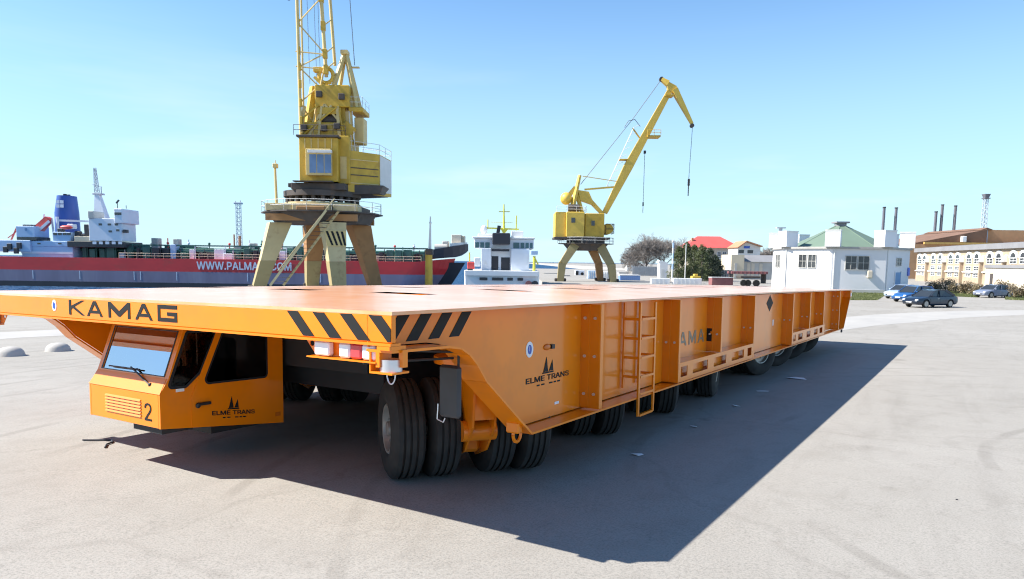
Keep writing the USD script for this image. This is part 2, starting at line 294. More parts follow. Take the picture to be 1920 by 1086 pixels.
# ground: pale worn asphalt with speckle, streaks and tyre marks; sea
MATS['asphalt'] = usdkit.material(stage, '/World/Looks/asphalt', {
    'g': ('geometry', {}),
    'n1': ('noise_texture', {'scale': 0.16, 'detail': 6.0, 'roughness': 0.6}), 'r1': ('rgb_ramp', {'ramp': [(0.3, (0.275, 0.259, 0.232)), (0.5, (0.300, 0.284, 0.257)), (0.72, (0.326, 0.310, 0.284))]}),
    'n2': ('noise_texture', {'scale': 52.0, 'detail': 4.0, 'roughness': 0.8}), 'r2': ('rgb_ramp', {'ramp': [(0.30, (0.58, 0.58, 0.58)), (0.5, (0.98, 0.98, 0.98)), (0.68, (1.12, 1.11, 1.10))]}),
    'm1': ('mix', {'mix_type': 'multiply', 'fac': 1.0}),
    'mp': ('mapping', {'scale': (0.9, 0.16, 1.0), 'rotation': (0, 0, 0.5)}), 'n3': ('noise_texture', {'scale': 1.1, 'detail': 8.0, 'roughness': 0.7, 'distortion': 1.2}), 'r3': ('rgb_ramp', {'ramp': [(0.50, (1, 1, 1)), (0.74, (0.70, 0.69, 0.68))]}),
    'm2': ('mix', {'mix_type': 'multiply', 'fac': 0.45}),
    'n4': ('noise_texture', {'scale': 1.7, 'detail': 5.0, 'roughness': 0.7}), 'r4': ('rgb_ramp', {'ramp': [(0.36, (0.80, 0.79, 0.78)), (0.5, (1, 1, 1))]}), 'm3': ('mix', {'mix_type': 'multiply', 'fac': 0.35}),
    'mp5': ('mapping', {'location': (-9.0, -7.5, 0.0)}), 'wv': ('wave_texture', {'wave_type': 'rings', 'rings_direction': 'spherical', 'scale': 0.22, 'distortion': 2.4, 'detail': 3.0, 'detail_scale': 0.35}),
    'rw': ('rgb_ramp', {'ramp': [(0.955, (1, 1, 1)), (0.99, (0.84, 0.835, 0.83))]}), 'nm': ('noise_texture', {'scale': 0.33, 'detail': 3.0}), 'rm': ('rgb_ramp', {'ramp': [(0.50, (0, 0, 0)), (0.62, (1, 1, 1))]}), 'm4': ('mix', {'mix_type': 'multiply'}),
    'nd': ('noise_texture', {'scale': 0.9, 'detail': 5.0}), 'va': ('vector_math', {'math_type': 'multiply_add', 'vector2': (0.9, 0.9, 0.9)}), 'vo': ('voronoi_texture', {'feature': 'distance_to_edge', 'scale': 0.17}), 'rv': ('rgb_ramp', {'ramp': [(0.0, (0.66, 0.65, 0.64)), (0.0035, (0.72, 0.71, 0.70)), (0.007, (1, 1, 1))]}), 'm5': ('mix', {'mix_type': 'multiply', 'fac': 0.22}),
    'n6': ('noise_texture', {'scale': 0.75, 'detail': 2.0}), 'r6': ('rgb_ramp', {'ramp': [(0.24, (0.62, 0.60, 0.58)), (0.285, (1, 1, 1))]}), 'm6': ('mix', {'mix_type': 'multiply', 'fac': 0.7}),
    'p': ('principled_bsdf', {'roughness': 0.85, 'specular_ior_level': 0.25}), 'b': ('bump', {'strength': 0.5, 'distance': 0.008})},
    [('g.position', 'n1.vector'), ('n1.fac', 'r1.fac'), ('g.position', 'n2.vector'), ('n2.fac', 'r2.fac'), ('r1.color', 'm1.color1'), ('r2.color', 'm1.color2'),
     ('g.position', 'mp.vector'), ('mp.vector', 'n3.vector'), ('n3.fac', 'r3.fac'), ('m1.color', 'm2.color1'), ('r3.color', 'm2.color2'),
     ('g.position', 'n4.vector'), ('n4.fac', 'r4.fac'), ('m2.color', 'm3.color1'), ('r4.color', 'm3.color2'),
     ('g.position', 'mp5.vector'), ('mp5.vector', 'wv.vector'), ('wv.fac', 'rw.fac'), ('g.position', 'nm.vector'), ('nm.fac', 'rm.fac'), ('rm.color', 'm4.fac'), ('m3.color', 'm4.color1'), ('rw.color', 'm4.color2'),
     ('g.position', 'nd.vector'), ('nd.color', 'va.vector1'), ('g.position', 'va.vector3'), ('va.vector', 'vo.vector'), ('vo.distance', 'rv.fac'), ('m4.color', 'm5.color1'), ('rv.color', 'm5.color2'), ('g.position', 'n6.vector'), ('n6.fac', 'r6.fac'), ('m5.color', 'm6.color1'), ('r6.color', 'm6.color2'), ('m6.color', 'p.base_color'), ('n2.fac', 'b.height'), ('b.normal', 'p.normal')], surface='p.BSDF')
mat('pale_concrete', (0.335, 0.322, 0.302), 0.9, var=0.08, scale=0.4, dirt=(0.30, 0.29, 0.28), dirt_scale=0.5)
MATS['sea'] = usdkit.material(stage, '/World/Looks/sea', {'g': ('geometry', {}), 'mp': ('mapping', {'scale': (1, 1, 1)}), 'n': ('noise_texture', {'scale': 0.4, 'detail': 5.0}), 'b': ('bump', {'strength': 1.0, 'distance': 2.5}),
    'p': ('principled_bsdf', {'base_color': (0.012, 0.055, 0.13), 'roughness': 0.45, 'specular_ior_level': 0.15})}, [('g.position', 'n.vector'), ('n.fac', 'b.height'), ('b.normal', 'p.normal')], surface='p.BSDF')

# ------------------------------------------------------------------ ground, sea
GN = _n(MW @ np.array([0, 0, 1.0])); GDIR = _n([GN[0], GN[1], 0]); SLOPE = math.hypot(GN[0], GN[1]) / GN[2]
GZ = 0.1075       # the tyres stand this much below the transporter's zero height
def ground_z(xy):
    s = np.asarray(xy)[..., 0] * GDIR[0] + np.asarray(xy)[..., 1] * GDIR[1]
    lo, hi = (LEVEL + GZ) / -SLOPE, -28.0
    k = 6.0
    t = np.where(s > lo - k, lo - k + (1 - np.exp(-np.clip(s - (lo - k), 0, None) / k)) * k, s)
    t = np.maximum(t, hi)
    return -SLOPE * t - GZ
def rf(r, f): p = CAM + RH * r + FH * f; return p[:2]
def sheet(R, F, keep=lambda r, f: True, dz=0.0):
    R, F = np.array(R, float), np.array(F, float); n = len(F)
    P = np.array([[*rf(r, f), 0] for r in R for f in F]); P[:, 2] = ground_z(P[:, :2]) + dz
    fc = [[i * n + j, (i + 1) * n + j, (i + 1) * n + j + 1, i * n + j + 1] for i in range(len(R) - 1) for j in range(n - 1) if keep((R[i] + R[i + 1]) / 2, (F[j] + F[j + 1]) / 2)]
    return MB().raw(P, fc)
Rl = sorted({*np.arange(-120, 140, 4), -30, -4000, -1500, -700, -400, -250, -160, 5, 70, 160, 220, 300, 500, 1000, 2500, 5000})
Fl = sorted({*np.arange(-60, 88, 4), -800, -300, -150, -90, 66, 86, 110, 140, 180, 240, 300, 370, 600, 1200, 3500})
solo('ground', sheet(Rl, Fl, lambda r, f: (f < 86 and (r > -30 or f < 66)) or (5 < r < 70 and f < 370) or r > 70), 'asphalt', kind='structure', smooth=True)
qw = MB()
def wall_rf(r0, f0, r1, f1):
    a, b = rf(r0, f0), rf(r1, f1); za = float(ground_z(a)); zb = float(ground_z(b))
    qw.raw([[*a, za], [*b, zb], [*b, -8], [*a, -8]], [[0, 1, 2, 3]])
wall_rf(-4000, 66, -30, 66); wall_rf(-30, 66, -30, 86); wall_rf(-30, 86, 5, 86); wall_rf(5, 86, 5, 370); wall_rf(5, 370, 70, 370); wall_rf(70, 370, 70, 3500)
solo('quay_wall', qw, 'concrete', kind='structure')
S_ = 40000.0
solo('water', MB().raw([[-S_, -S_, SEA], [S_, -S_, SEA], [S_, S_, SEA], [-S_, S_, SEA]], [[0, 1, 2, 3]]), 'sea', kind='structure')
solo('concrete_strip', sheet(np.linspace(14, 60, 24), [40.5, 42.0, 44, 46.0]), 'pale_concrete', kind='structure') if False else None
# paler concrete lane behind the apron on the right, and pale slabs on the left
def band(pts_a, pts_b, dz): # two polylines of (r,f)
    v = [];
    for a, b in zip(pts_a, pts_b):
        for q in (a, b): p = rf(*q); v.append([*p, float(ground_z(p)) + dz])
    n = len(pts_a); return MB().raw(v, [[2 * i, 2 * i + 2, 2 * i + 3, 2 * i + 1] for i in range(n - 1)])

# ------------------------------------------------------------------ TRANSPORTER (apron frame)
A4 = Gf.Matrix4d(*MW[:, 0], 0, *MW[:, 1], 0, *MW[:, 2], 0, 0, 0, 0, 1)
TR = thing('heavy_transporter', 'long orange flat-deck heavy transporter with low front cab, parked in the foreground', 'transporter', A4)
W, L, H = 7.6, 24.45, 1.90
def crown(x, y):
    t = np.clip(-x / W, 0, 1); s = np.clip(y / L, 0, 1)
    return 0.03 * np.sin(np.pi * s) + 0.085 * (1 - np.abs(2 * t - 1) ** 3) * (1 - np.abs(2 * s - 1) ** 8)
SX = [(-2.35, -1.55), (-4.2, -3.4), (-6.05, -5.25)]; SY = [(2.2 + 2.2 * k, 2.52 + 2.2 * k) for k in range(10)]
xs = sorted({*np.linspace(-W, 0, 20), *[a for p in SX for a in p]}); ys = sorted({*np.linspace(0, L, 50), *[a for p in SY for a in p]})
P = np.array([[x, y, H + crown(x, y)] for x in xs for y in ys]); n = len(ys)
hole = lambda x, y: any(a < x < b for a, b in SX) and any(a < y < b for a, b in SY)
fc = []
for i in range(len(xs) - 1):
    for j in range(n - 1):
        if not hole((xs[i] + xs[i + 1]) / 2, (ys[j] + ys[j + 1]) / 2): fc.append([i * n + j, (i + 1) * n + j, (i + 1) * n + j + 1, i * n + j + 1])
dk = MB().raw(P, fc)
# edge lip of the deck plate
lip = [[x, 0] for x in xs] + [[0, y] for y in ys[1:]] + [[x, L] for x in xs[::-1][1:]] + [[-W, y] for y in ys[::-1][1:]]
lv = []
for x, y in lip: z = H + crown(x, y); lv += [[x, y, z], [x, y, z - 0.028]]
m_ = len(lip); dk.raw(lv, [[2 * i, 2 * i + 1, 2 * ((i + 1) % m_) + 1, 2 * ((i + 1) % m_)] for i in range(m_ - 1)])
dk.raw([[x, y, z - 0.028] for x, y, z in P], [c[::-1] for c in fc])
deck = part(TR, 'deck', dk, 'deck_paint', smooth=25)
for a, b in SX:
    for c, d in SY:
        z = H + crown((a + b) / 2, (c + d) / 2) - 0.012; pk = MB(); zb = 1.62; t = 0.012
        pk.box(a, b, c, d, zb - t, zb).box(a, a + t, c, d, zb, z).box(b - t, b, c, d, zb, z).box(a + t, b - t, d - t, d, zb, z).box(a + t, b - t, c, c + t, zb, z)
        part(deck, 'lashing_pocket', pk, 'orange_paint')
# front beam
fb = MB().bbox(-W, -0.002, 0.0, 0.05, 1.655, H - 0.026, 0.006).box(-W + 0.3, -0.3, 0.0505, 0.30, 1.656, H - 0.03)
front = part(TR, 'front_beam', fb, 'orange_paint')
part(front, 'lower_flange', MB().box(-W, 0.0, -0.02, 0.10, 1.632, 1.6535), 'orange_paint')
def stripe_poly(tops, w, sh, z0, z1): return [Polygon([(t, z1), (t + w, z1), (t + w + sh, z0), (t + sh, z0)]) for t in tops]
clipf = sbox(-1.19, 1.665, -0.012, 1.868)
for pg in stripe_poly([-1.19 - 0.315 + 0.315 * k for k in range(5)], 0.135, 0.20, 1.665, 1.868):
    q = pg.intersection(clipf)
    if q.area > 0.002: part(front, 'hazard_stripe', MB().ext(q, 0.004, plane_xz(-0.0002)), 'black_print')
def blocky(ch, w, h):       # the squared letters of the maker's name
    s = h * 0.27; B = lambda *a: sbox(*a); P_ = Polygon
    if ch == 'K': return unary_union([B(0, 0, s, h), P_([(s * 0.95, h * 0.34), (s * 0.95, h * 0.60), (w - s * 1.25, h), (w, h), (s * 1.9, h * 0.5)]), P_([(s * 1.25, h * 0.52), (w - s * 1.25, 0), (w, 0), (s * 1.9, h * 0.66)])])
    if ch == 'A': return P_([(0, 0), (w * 0.5 - s * 0.62, h), (w * 0.5 + s * 0.62, h), (w, 0), (w - s * 1.05, 0), (w - s * 1.45, h * 0.2), (s * 1.45, h * 0.2), (s * 1.05, 0)], [[(w * 0.5, h * 0.78), (w * 0.32, h * 0.38), (w * 0.68, h * 0.38)]])
    if ch == 'M': return P_([(0, 0), (0, h), (s * 1.1, h), (w / 2, h * 0.45), (w - s * 1.1, h), (w, h), (w, 0), (w - s, 0), (w - s, h * 0.62), (w / 2 + s * 0.35, h * 0.1), (w / 2 - s * 0.35, h * 0.1), (s, h * 0.62), (s, 0)])
    if ch == 'G': return unary_union([B(0, 0, s, h), B(0, h - s * 0.85, w, h), B(0, 0, w, s * 0.85), B(w - s, 0, w, h * 0.52), B(w * 0.5, h * 0.36, w, h * 0.36 + s * 0.8)])
name_w = MB()
for ch, a, b in (('K', -4.819, -4.49), ('A', -4.44, -4.12), ('M', -4.005, -3.59), ('A', -3.50, -3.19), ('G', -3.10, -2.775)):
    T = plane_xz(-0.0002); T[0, 3] = a; T[2, 3] = 1.694; name_w.ext(blocky(ch, b - a, 0.165), 0.004, T)
part(front, 'lettering', name_w, 'black_print')
def badge(parent, M, r, tall=1.15):
    t = np.linspace(0, 2 * math.pi, 28)[:-1]; o = Polygon([(r * math.cos(a), r * tall * math.sin(a)) for a in t]); i = Polygon([(0.52 * r * math.cos(a), 0.6 * r * tall * math.sin(a)) for a in t])
    b = part(parent, 'round_badge', MB().ext(o, 0.004, M), 'white_print'); M2 = M.copy(); n_ = M[:3, 2]; M2[:3, 3] = M[:3, 3] + n_ * 0.0042
    part(b, 'emblem', MB().ext(i.difference(sbox(-0.1 * r, -0.25 * r, 0.1 * r, 0.5 * r)), 0.003, M2), 'blue_print')
T = plane_xz(-0.0002); T[0, 3] = -5.15; T[2, 3] = 1.785; badge(front, T, 0.05, 1.3)
part(front, 'corner_bracket', MB().box(-0.13, 0.0, -0.03, 0.16, 1.60, 1.63).box(-0.17, -0.132, 0.0, 0.14, 1.46, 1.60).box(-0.02, 0.02, 0.10, 0.16, 1.46, 1.598), 'orange_paint')

# side panels: web, flanges, ribs, rails
PROF = [(0.0, 1.872), (0.0, 1.615), (0.72, 1.60), (0.90, 1.575), (1.03, 1.51), (1.16, 1.40), (1.30, 1.235), (2.13, 0.60), (22.95, 0.60), (24.42, 1.872)]
web_poly = Polygon(PROF)
def side(sx):
    """sx=+1: the right side at x=0; -1: the left one at x=-W."""
    mir = lambda x: x if sx > 0 else -W - x
    lab = None if sx > 0 else 'far side panel seen from inside behind the cab'
    node_ = node(TR, 'side_panel', label=lab)
    def put(name, mb, m='orange_paint', **k):
        v, f = mb.get(); v = v.copy()
        if sx < 0: v[:, 0] = -W - v[:, 0]; f = f[:, ::-1]
        return part(node_, name, (v, f), m, **k)
    put('web', MB().ext(web_poly, 0.012, plane_yz(-0.262)))
    # lower flange that follows the outline: front horizontal, curve, diagonal, long bottom, rear slope
    pr = [(0.0, 1.600)] + [(a, b - 0.012) for a, b in PROF[2:]]
    fl = MB(); t = 0.022
    for (y0, z0), (y1, z1) in zip(pr[:-1], pr[1:]):
        dy, dz = y1 - y0, z1 - z0; l = math.hypot(dy, dz); ny, nz = dz / l, -dy / l
        if z1 > z0: pass
        c = []
        for (y, z) in ((y0, z0), (y1, z1)):
            for k in (0, 1):
                c.append([(-0.27, y + ny * t * k, z + nz * t * k), (0.0, y + ny * t * k, z + nz * t * k)])
        q = [c[0][0], c[0][1], c[2][1], c[2][0], c[1][0], c[1][1], c[3][1], c[3][0]]
        fl.corners(np.array(q)[[4, 5, 6, 7, 0, 1, 2, 3]])
    put('lower_flange', fl)
    for y in (3.67, 6.42, 8.58, 10.84, 14.54, 16.72, 18.84, 21.77):
        inr = 6.4 < y < 10.85 or 14.5 < y < 18.85
        z0 = 0.905 if (6.5 < y < 10.8 or 14.6 < y < 18.8) else 0.603
        r_ = put('rib', MB().box(-0.249, -0.002, y, y + 0.012, z0, 1.868).box(-0.249, -0.135, y - 0.016, y - 0.0005, z0 + 0.01, 1.86).box(-0.012, 0.004, y + 0.0125, y + 0.09, z0, 1.868))
        hs = (0.78, 1.24, 1.70) if y in (3.67, 21.77) else (1.22,)
        for z in hs:
            for x, yy in ((-0.19, y - 0.018), (-0.065, y - 0.002)):
                b = MB().tube((x, yy, z), (x, yy - 0.016, z), 0.019, n=8)
                v, f = b.get(); v = v.copy()
                if sx < 0: v[:, 0] = -W - v[:, 0]; f = f[:, ::-1]
                part(r_, 'bolt', (v, f), 'zinc') if False else bolts.append((node_, v, f))
    for y0, y1, ops in ((6.43, 10.84, [(6.55, 6.85), (7.12, 7.88), (8.22, 8.95), (9.32, 10.15), (10.42, 10.72)]), (14.55, 19.1, [(14.7, 15.0), (15.3, 15.85), (16.4, 16.9), (17.45, 17.98), (18.3, 18.75)])):
        pl = sbox(y0, 0.604, y1, 0.90).difference(unary_union([sbox(a, 0.675, b, 0.835) for a, b in ops]))
        put('slotted_rail', MB().ext(pl, 0.012, plane_yz(-0.006)).box(-0.248, -0.0065, y0, y1, 0.888, 0.90).box(-0.10, -0.088, y0, y1, 0.605, 0.886))
    return node_, put
bolts = []
SIDE, putR = side(1)
SIDE_L, putL = side(-1)
for nd, v, f in bolts: part(nd, 'bolt', (v, f), 'zinc')
# markings of the near side (on the web at x=-0.25)
XW = -0.2498
def onweb(mesh_or_poly, y, z, m, name, t=0.004):
    T = plane_yz(XW); T[1, 3] = y; T[2, 3] = z
    mb = MB().tm(mesh_or_poly, T) if hasattr(mesh_or_poly, 'faces') else MB().ext(mesh_or_poly, t, T)
    return part(SIDE, name, mb, m)
clips = sbox(0.16, 1.628, 1.39, 1.85)
for k in range(-1, 5):
    a = 0.15 + 0.296 * k
    q = Polygon([(a, 1.628), (a + 0.15, 1.628), (a + 0.345, 1.85), (a + 0.195, 1.85)]).intersection(clips)
    if q.area > 0.002: onweb(q, 0, 0, 'black_print', 'hazard_stripe')
def elme(parent, M, w, h):
    """Emblem of three sails over the haulier's name, w wide."""
    e = [Polygon([(0.02 * w, 0.46 * h), (0.13 * w, 0.46 * h), (0.09 * w, h)]), Polygon([(0.0, 0.40 * h), (0.26 * w, 0.40 * h), (0.26 * w, 0.45 * h), (0, 0.45 * h)]), Polygon([(0.15 * w, 0.47 * h), (0.25 * w, 0.47 * h), (0.23 * w, 0.86 * h)])]
    T = M.copy(); o = M[:3, 0] * 0.36 * w; T[:3, 3] = M[:3, 3] + o
    part(parent, 'emblem', MB().ext(unary_union(e), 0.004, T), 'black_print')
    T = M.copy(); T[:3, 3] = M[:3, 3] + M[:3, 1] * 0.15 * h
    part(parent, 'lettering', MB().tm(letter('ELME TRANS', w, 0.20 * h), T), 'black_print')
    mb = MB()
    for a, b in ((0.24, 0.30), (0.34, 0.41), (0.52, 0.60), (0.63, 0.68), (0.71, 0.78)): mb.ext(sbox(a * w, 0, b * w, 0.05 * h), 0.004, M)
    part(parent, 'small_print', mb, 'black_print')
T = plane_yz(XW); T[1, 3] = 2.39; T[2, 3] = 0.985; T[2, 0] = -0.0
elme(SIDE, T, 0.97, 0.31)
T = plane_yz(XW); T[1, 3] = 2.455; T[2, 3] = 1.405; badge(SIDE, T, 0.075, 1.15)
ob = part(SIDE, 'side_marker', MB().sphere((XW + 0.004, 2.83, 1.405), 0.06, 2, (0.35, 1.3, 0.6)), 'amber', smooth=True)
part(ob, 'lens_holder', MB().box(XW, XW + 0.03, 2.90, 2.965, 1.38, 1.43), 'black_plastic')
part(SIDE, 'tow_ring', MB().path([(-0.12 + 0.0 * a, 2.02 + 0.075 * math.cos(a), 0.58 + 0.085 * math.sin(a)) for a in np.linspace(0, 6.3, 13)], 0.018).bbox(-0.20, -0.04, 1.92, 2.0, 0.60, 0.72, 0.015), 'orange_paint')
onweb(sbox(0, 0, 0.10, 0.03), 3.03, 0.725, 'white_print', 'small_plate')
for ch, a, b in (('K', 6.62, 6.98), ('A', 7.14, 7.50), ('M', 7.60, 7.98), ('A', 8.08, 8.42)): onweb(blocky(ch, b - a, 0.23), a, 1.09, 'sheen_print', 'lettering')
T = plane_xz(8.578 - 0.0165); T[0, 3] = -0.245; T[2, 3] = 1.09; part(SIDE, 'lettering', MB().ext(blocky('G', 0.09, 0.23), 0.004, T), 'black_print')
onweb(Polygon([(0, 0), (0.32, 0.19), (0, 0.38), (-0.32, 0.19)]), 13.2, 1.47, 'black_print', 'warning_diamond')
onweb(sbox(0, 0, 0.10, 0.14), 13.55, 1.12, 'white_print', 'small_plate')
rear = part(TR, 'rear_beam', MB().box(-W, -0.002, L - 0.28, L, 1.62, H - 0.03).box(-W + 0.3, -0.3, 23.2, 23.25, 0.75, 1.62), 'orange_paint')
part(rear, 'rear_lamp', MB().bbox(-0.16, 0.01, L - 0.24, L - 0.04, 1.66, 1.78, 0.01), 'lamp_white')
part(rear, 'drain_hook', MB().tube((-0.1, 23.2, 0.57), (-0.1, 23.2, 0.42), 0.03, n=8), 'dark_steel')
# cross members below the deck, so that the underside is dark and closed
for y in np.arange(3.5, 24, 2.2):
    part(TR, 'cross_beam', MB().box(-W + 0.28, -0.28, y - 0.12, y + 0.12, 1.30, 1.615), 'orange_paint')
part(TR, 'centre_frame', MB().box(-5.3, -2.3, 2.4, 22.8, 0.72, 1.60).box(-5.3, -2.3, 2.12, 2.395, 1.0, 1.60), 'cab_dark')  # orange frame coloured near black to stand in for deep shade
# ladder: a cage of steps standing off the web
lad = node(TR, 'ladder')
for x, y, z0, z1 in ((0.012, 4.87, 0.33, 1.86), (0.012, 5.40, 0.33, 1.86), (-0.215, 4.87, 0.70, 1.86), (-0.215, 5.40, 0.70, 1.86)):
    part(lad, 'rail', MB().box(x - 0.012, x + 0.012, y - 0.025, y + 0.025, z0, z1), 'orange_paint')
for z in (0.335, 0.625, 0.86, 1.12, 1.38, 1.64):
    part(lad, 'rung', MB().box(-0.01, 0.03, 4.90, 5.372, z - 0.015, z + 0.015), 'orange_paint')
    if z > 0.7:
        for y in (4.87, 5.40): part(lad, 'step_side', MB().box(-0.20, -0.003, y - 0.015, y + 0.015, z - 0.018, z + 0.018), 'orange_paint')

# wheels and bogies
RT, WT = 0.565, 0.36
def revolve(prof, n=56):
    """Profile of (axial, radius) round the x axis."""
    t = np.arange(n) * 2 * math.pi / n; rings = [np.stack([np.full(n, a), r * np.cos(t), r * np.sin(t)], 1) for a, r in prof]
    return MB().loft(rings, caps=False)
h_ = WT / 2
tp = [(-h_ + 0.03, 0.27), (-h_ - 0.004, 0.33), (-h_ - 0.012, 0.40), (-h_ + 0.004, 0.47), (-h_ + 0.035, 0.522), (-h_ + 0.05, 0.54)]
for a in (-0.070, 0.0, 0.070): tp += [(a - 0.013, 0.545), (a - 0.011, 0.524), (a + 0.011, 0.524), (a + 0.013, 0.545)]
tp += [(-a, r) for a, r in tp[:6][::-1]]
TYRE = revolve(tp)
rp = [(-h_ + 0.03, 0.275), (-h_ + 0.015, 0.262), (-h_ + 0.02, 0.245), (-h_ + 0.09, 0.232), (-h_ + 0.10, 0.17), (-h_ + 0.085, 0.12), (-h_ + 0.085, 0.085), (-h_ + 0.02, 0.08), (-h_ + 0.01, 0.0)]
RIM = revolve(rp, 40).loft([np.stack([np.full(40, a), r * np.cos(np.arange(40) * math.pi / 20), r * np.sin(np.arange(40) * math.pi / 20)], 1) for a, r in [(-h_ + 0.03, 0.275), (h_ - 0.03, 0.275)]], caps=False)
for k in range(10):
    a = k * 2 * math.pi / 10; RIM.tube((-h_ + 0.09, 0.145 * math.cos(a), 0.145 * math.sin(a)), (-h_ + 0.055, 0.145 * math.cos(a), 0.145 * math.sin(a)), 0.013, n=6)
def bogie(xb, yb, th):
    c, s = math.cos(th), math.sin(th)
    b = node(TR, 'bogie', Gf.Matrix4d(c, s, 0, 0, -s, c, 0, 0, 0, 0, 1, 0, xb, yb, 0, 1))
    for a in (-0.735, -0.32, 0.32, 0.735):
        fl = 1 if a < 0 else -1
        for nm, mb, m in (('tyre', TYRE, 'tyre_rubber'), ('rim', RIM, 'rim_steel')):
            v, f = mb.get(); v = v.copy(); v[:, 0] *= fl; v[:, 0] += a; v[:, 1:] *= RT / 0.545; v[:, 2] += RT - GZ
            part(b, nm, (v, f[:, ::-1] if fl < 0 else f), m, smooth=40)
    arm = MB().tube((0, -0.30, 1.22), (0, -0.30, 1.30), 0.42, n=24)
    for sx in (-0.135, 0.11):
        arm.ext(Polygon([(0.12, 0.18), (-0.12, 0.12), (-0.50, 0.26), (-0.78, 0.58), (-0.86, 1.215), (-0.10, 1.215), (-0.02, 0.80), (0.14, 0.62)]), 0.025, plane_yz(sx))
    arm.box(-0.109, 0.109, -0.80, -0.775, 0.66, 1.20).tube((-0.19, -0.56, 0.50), (0.19, -0.56, 0.50), 0.115, n=18).box(-0.109, 0.109, -0.62, -0.30, 0.78, 0.80).tube((-0.17, -0.08, 0.78), (0.17, -0.08, 0.78), 0.09, n=18).bbox(-0.105, 0.105, -0.34, 0.14, 0.20, 0.58, 0.04)
    part(b, 'arm', arm, 'orange_paint', smooth=30)
    part(b, 'axle', MB().tube((-0.86, 0, RT - GZ), (0.86, 0, RT - GZ), 0.07, n=12), 'dark_steel', smooth=40)
    part(b, 'cylinder', MB().tube((0, -0.12, 0.70), (0, -0.30, 1.20), 0.055, n=10), 'zinc', smooth=40)
TC = np.array([5.2, 11.0])
for xb in (-1.32, -W + 1.32):
    for yb in (2.56, 4.95, 7.3, 9.7, 14.1, 16.4, 18.7, 21.0):
        x_ = -1.20 if (yb == 2.56 and xb > -3) else xb
        d = TC - [x_, yb]; bogie(x_, yb, math.atan2(d[1], d[0]))
# lamp skirt, lamps, beacon and hanging mirror at the near front corner
def lamp_cluster(mir):
    f_ = (lambda mb: mb) if not mir else (lambda mb: (lambda v, f: (np.column_stack([-W - v[:, 0], v[:, 1:]]), f[:, ::-1]))(*mb.get()))
    sk = part(TR, 'lamp_skirt', f_(MB().ext(Polygon([(-1.06, 1.63), (-0.94, 1.50), (-0.165, 1.50), (-0.165, 1.63)]).difference(Polygon([(-0.985 + 0.03 * math.cos(a), 1.595 + 0.026 * math.sin(a)) for a in np.linspace(0, 6.28, 14)[:-1]])), 0.012, plane_xz(0.10)).box(-0.945, -0.165, -0.01, 0.10, 1.488, 1.4995)), 'orange_paint')
    part(sk, 'headlamp', f_(MB().bbox(-0.89, -0.715, 0.02, 0.085, 1.508, 1.625, 0.012)), 'lamp_white')
    part(sk, 'lamp_glass', f_(MB().bbox(-0.60, -0.475, 0.015, 0.085, 1.506, 1.628, 0.015)), 'lamp_white')
    part(sk, 'lamp_glass', f_(MB().bbox(-0.472, -0.345, 0.015, 0.085, 1.506, 1.628, 0.015)), 'lamp_red', label='red lamp glass')
    part(sk, 'lamp_glass', f_(MB().bbox(-0.342, -0.20, 0.015, 0.085, 1.506, 1.628, 0.015)), 'lamp_white')
    bc = part(TR, 'beacon', f_(MB().tube((-0.10, 0.10, 1.425), (-0.10, 0.10, 1.52), 0.088, n=28)), 'zinc', smooth=40)
    part(bc, 'beacon_tray', f_(MB().box(-0.24, 0.0, 0.0, 0.20, 1.408, 1.424).box(-0.24, -0.226, 0.0, 0.20, 1.424, 1.60)), 'orange_paint')
    lp = [(-0.10 + 0.045 * math.cos(a), 0.10, 1.405 + 0.085 * math.sin(a)) for a in np.linspace(math.pi, 2 * math.pi, 9)]
    part(bc, 'hook', f_(MB().path(lp, 0.006)), 'zinc')
    if mir: return
    mr = part(TR, 'hanging_mirror', f_(MB().bbox(-0.32, -0.08, 0.97, 1.03, 0.90, 1.38, 0.025)), 'dark_steel')
    part(mr, 'bracket', f_(MB().tube((-0.55, 0.2, 1.56), (-0.14, 1.04, 1.50), 0.012).tube((-0.5, 0.2, 1.45), (-0.2, 1.04, 1.44), 0.012).tube((-0.14, 1.04, 1.50), (-0.14, 1.04, 0.92), 0.012)), 'black_plastic')
    part(mr, 'hook', f_(MB().path([(-0.31, 0.96, 1.02), (-0.31, 0.95, 0.88), (-0.24, 0.95, 0.86), (-0.22, 0.95, 0.90)], 0.006)), 'zinc')
lamp_cluster(False); lamp_cluster(True)

# ---- cab
CL, CR = -5.18, -3.72
cab = node(TR, 'cab')
Y0, Y1 = 0.37, 2.05
prof = [(0.37, 0.455), (0.37, 0.84), (0.475, 1.0), (0.675, 1.545), (0.74, 1.60), (2.05, 1.60), (2.05, 0.26)]
side_p = Polygon(prof)
win_q = Polygon([(0.475, 0.905), (0.68, 0.895), (0.86, 1.04), (1.085, 1.50), (0.715, 1.51)]).buffer(-0.03).buffer(0.03)
win_d = Polygon([(0.905, 0.90), (1.80, 0.885), (1.80, 1.48), (1.175, 1.49)]).buffer(-0.05).buffer(0.05)
t = 0.03
part(cab, 'side_wall', MB().ext(side_p.difference(unary_union([win_q.buffer(0.012), win_d.buffer(0.012)])), t, plane_yz(CR - t)), 'orange_paint')
part(cab, 'side_wall', MB().ext(side_p.difference(Polygon([(0.60, 0.95), (1.80, 0.93), (1.80, 1.48), (0.80, 1.50)])), t, plane_yz(CL)), 'orange_paint')
hullx = lambda y, z: None
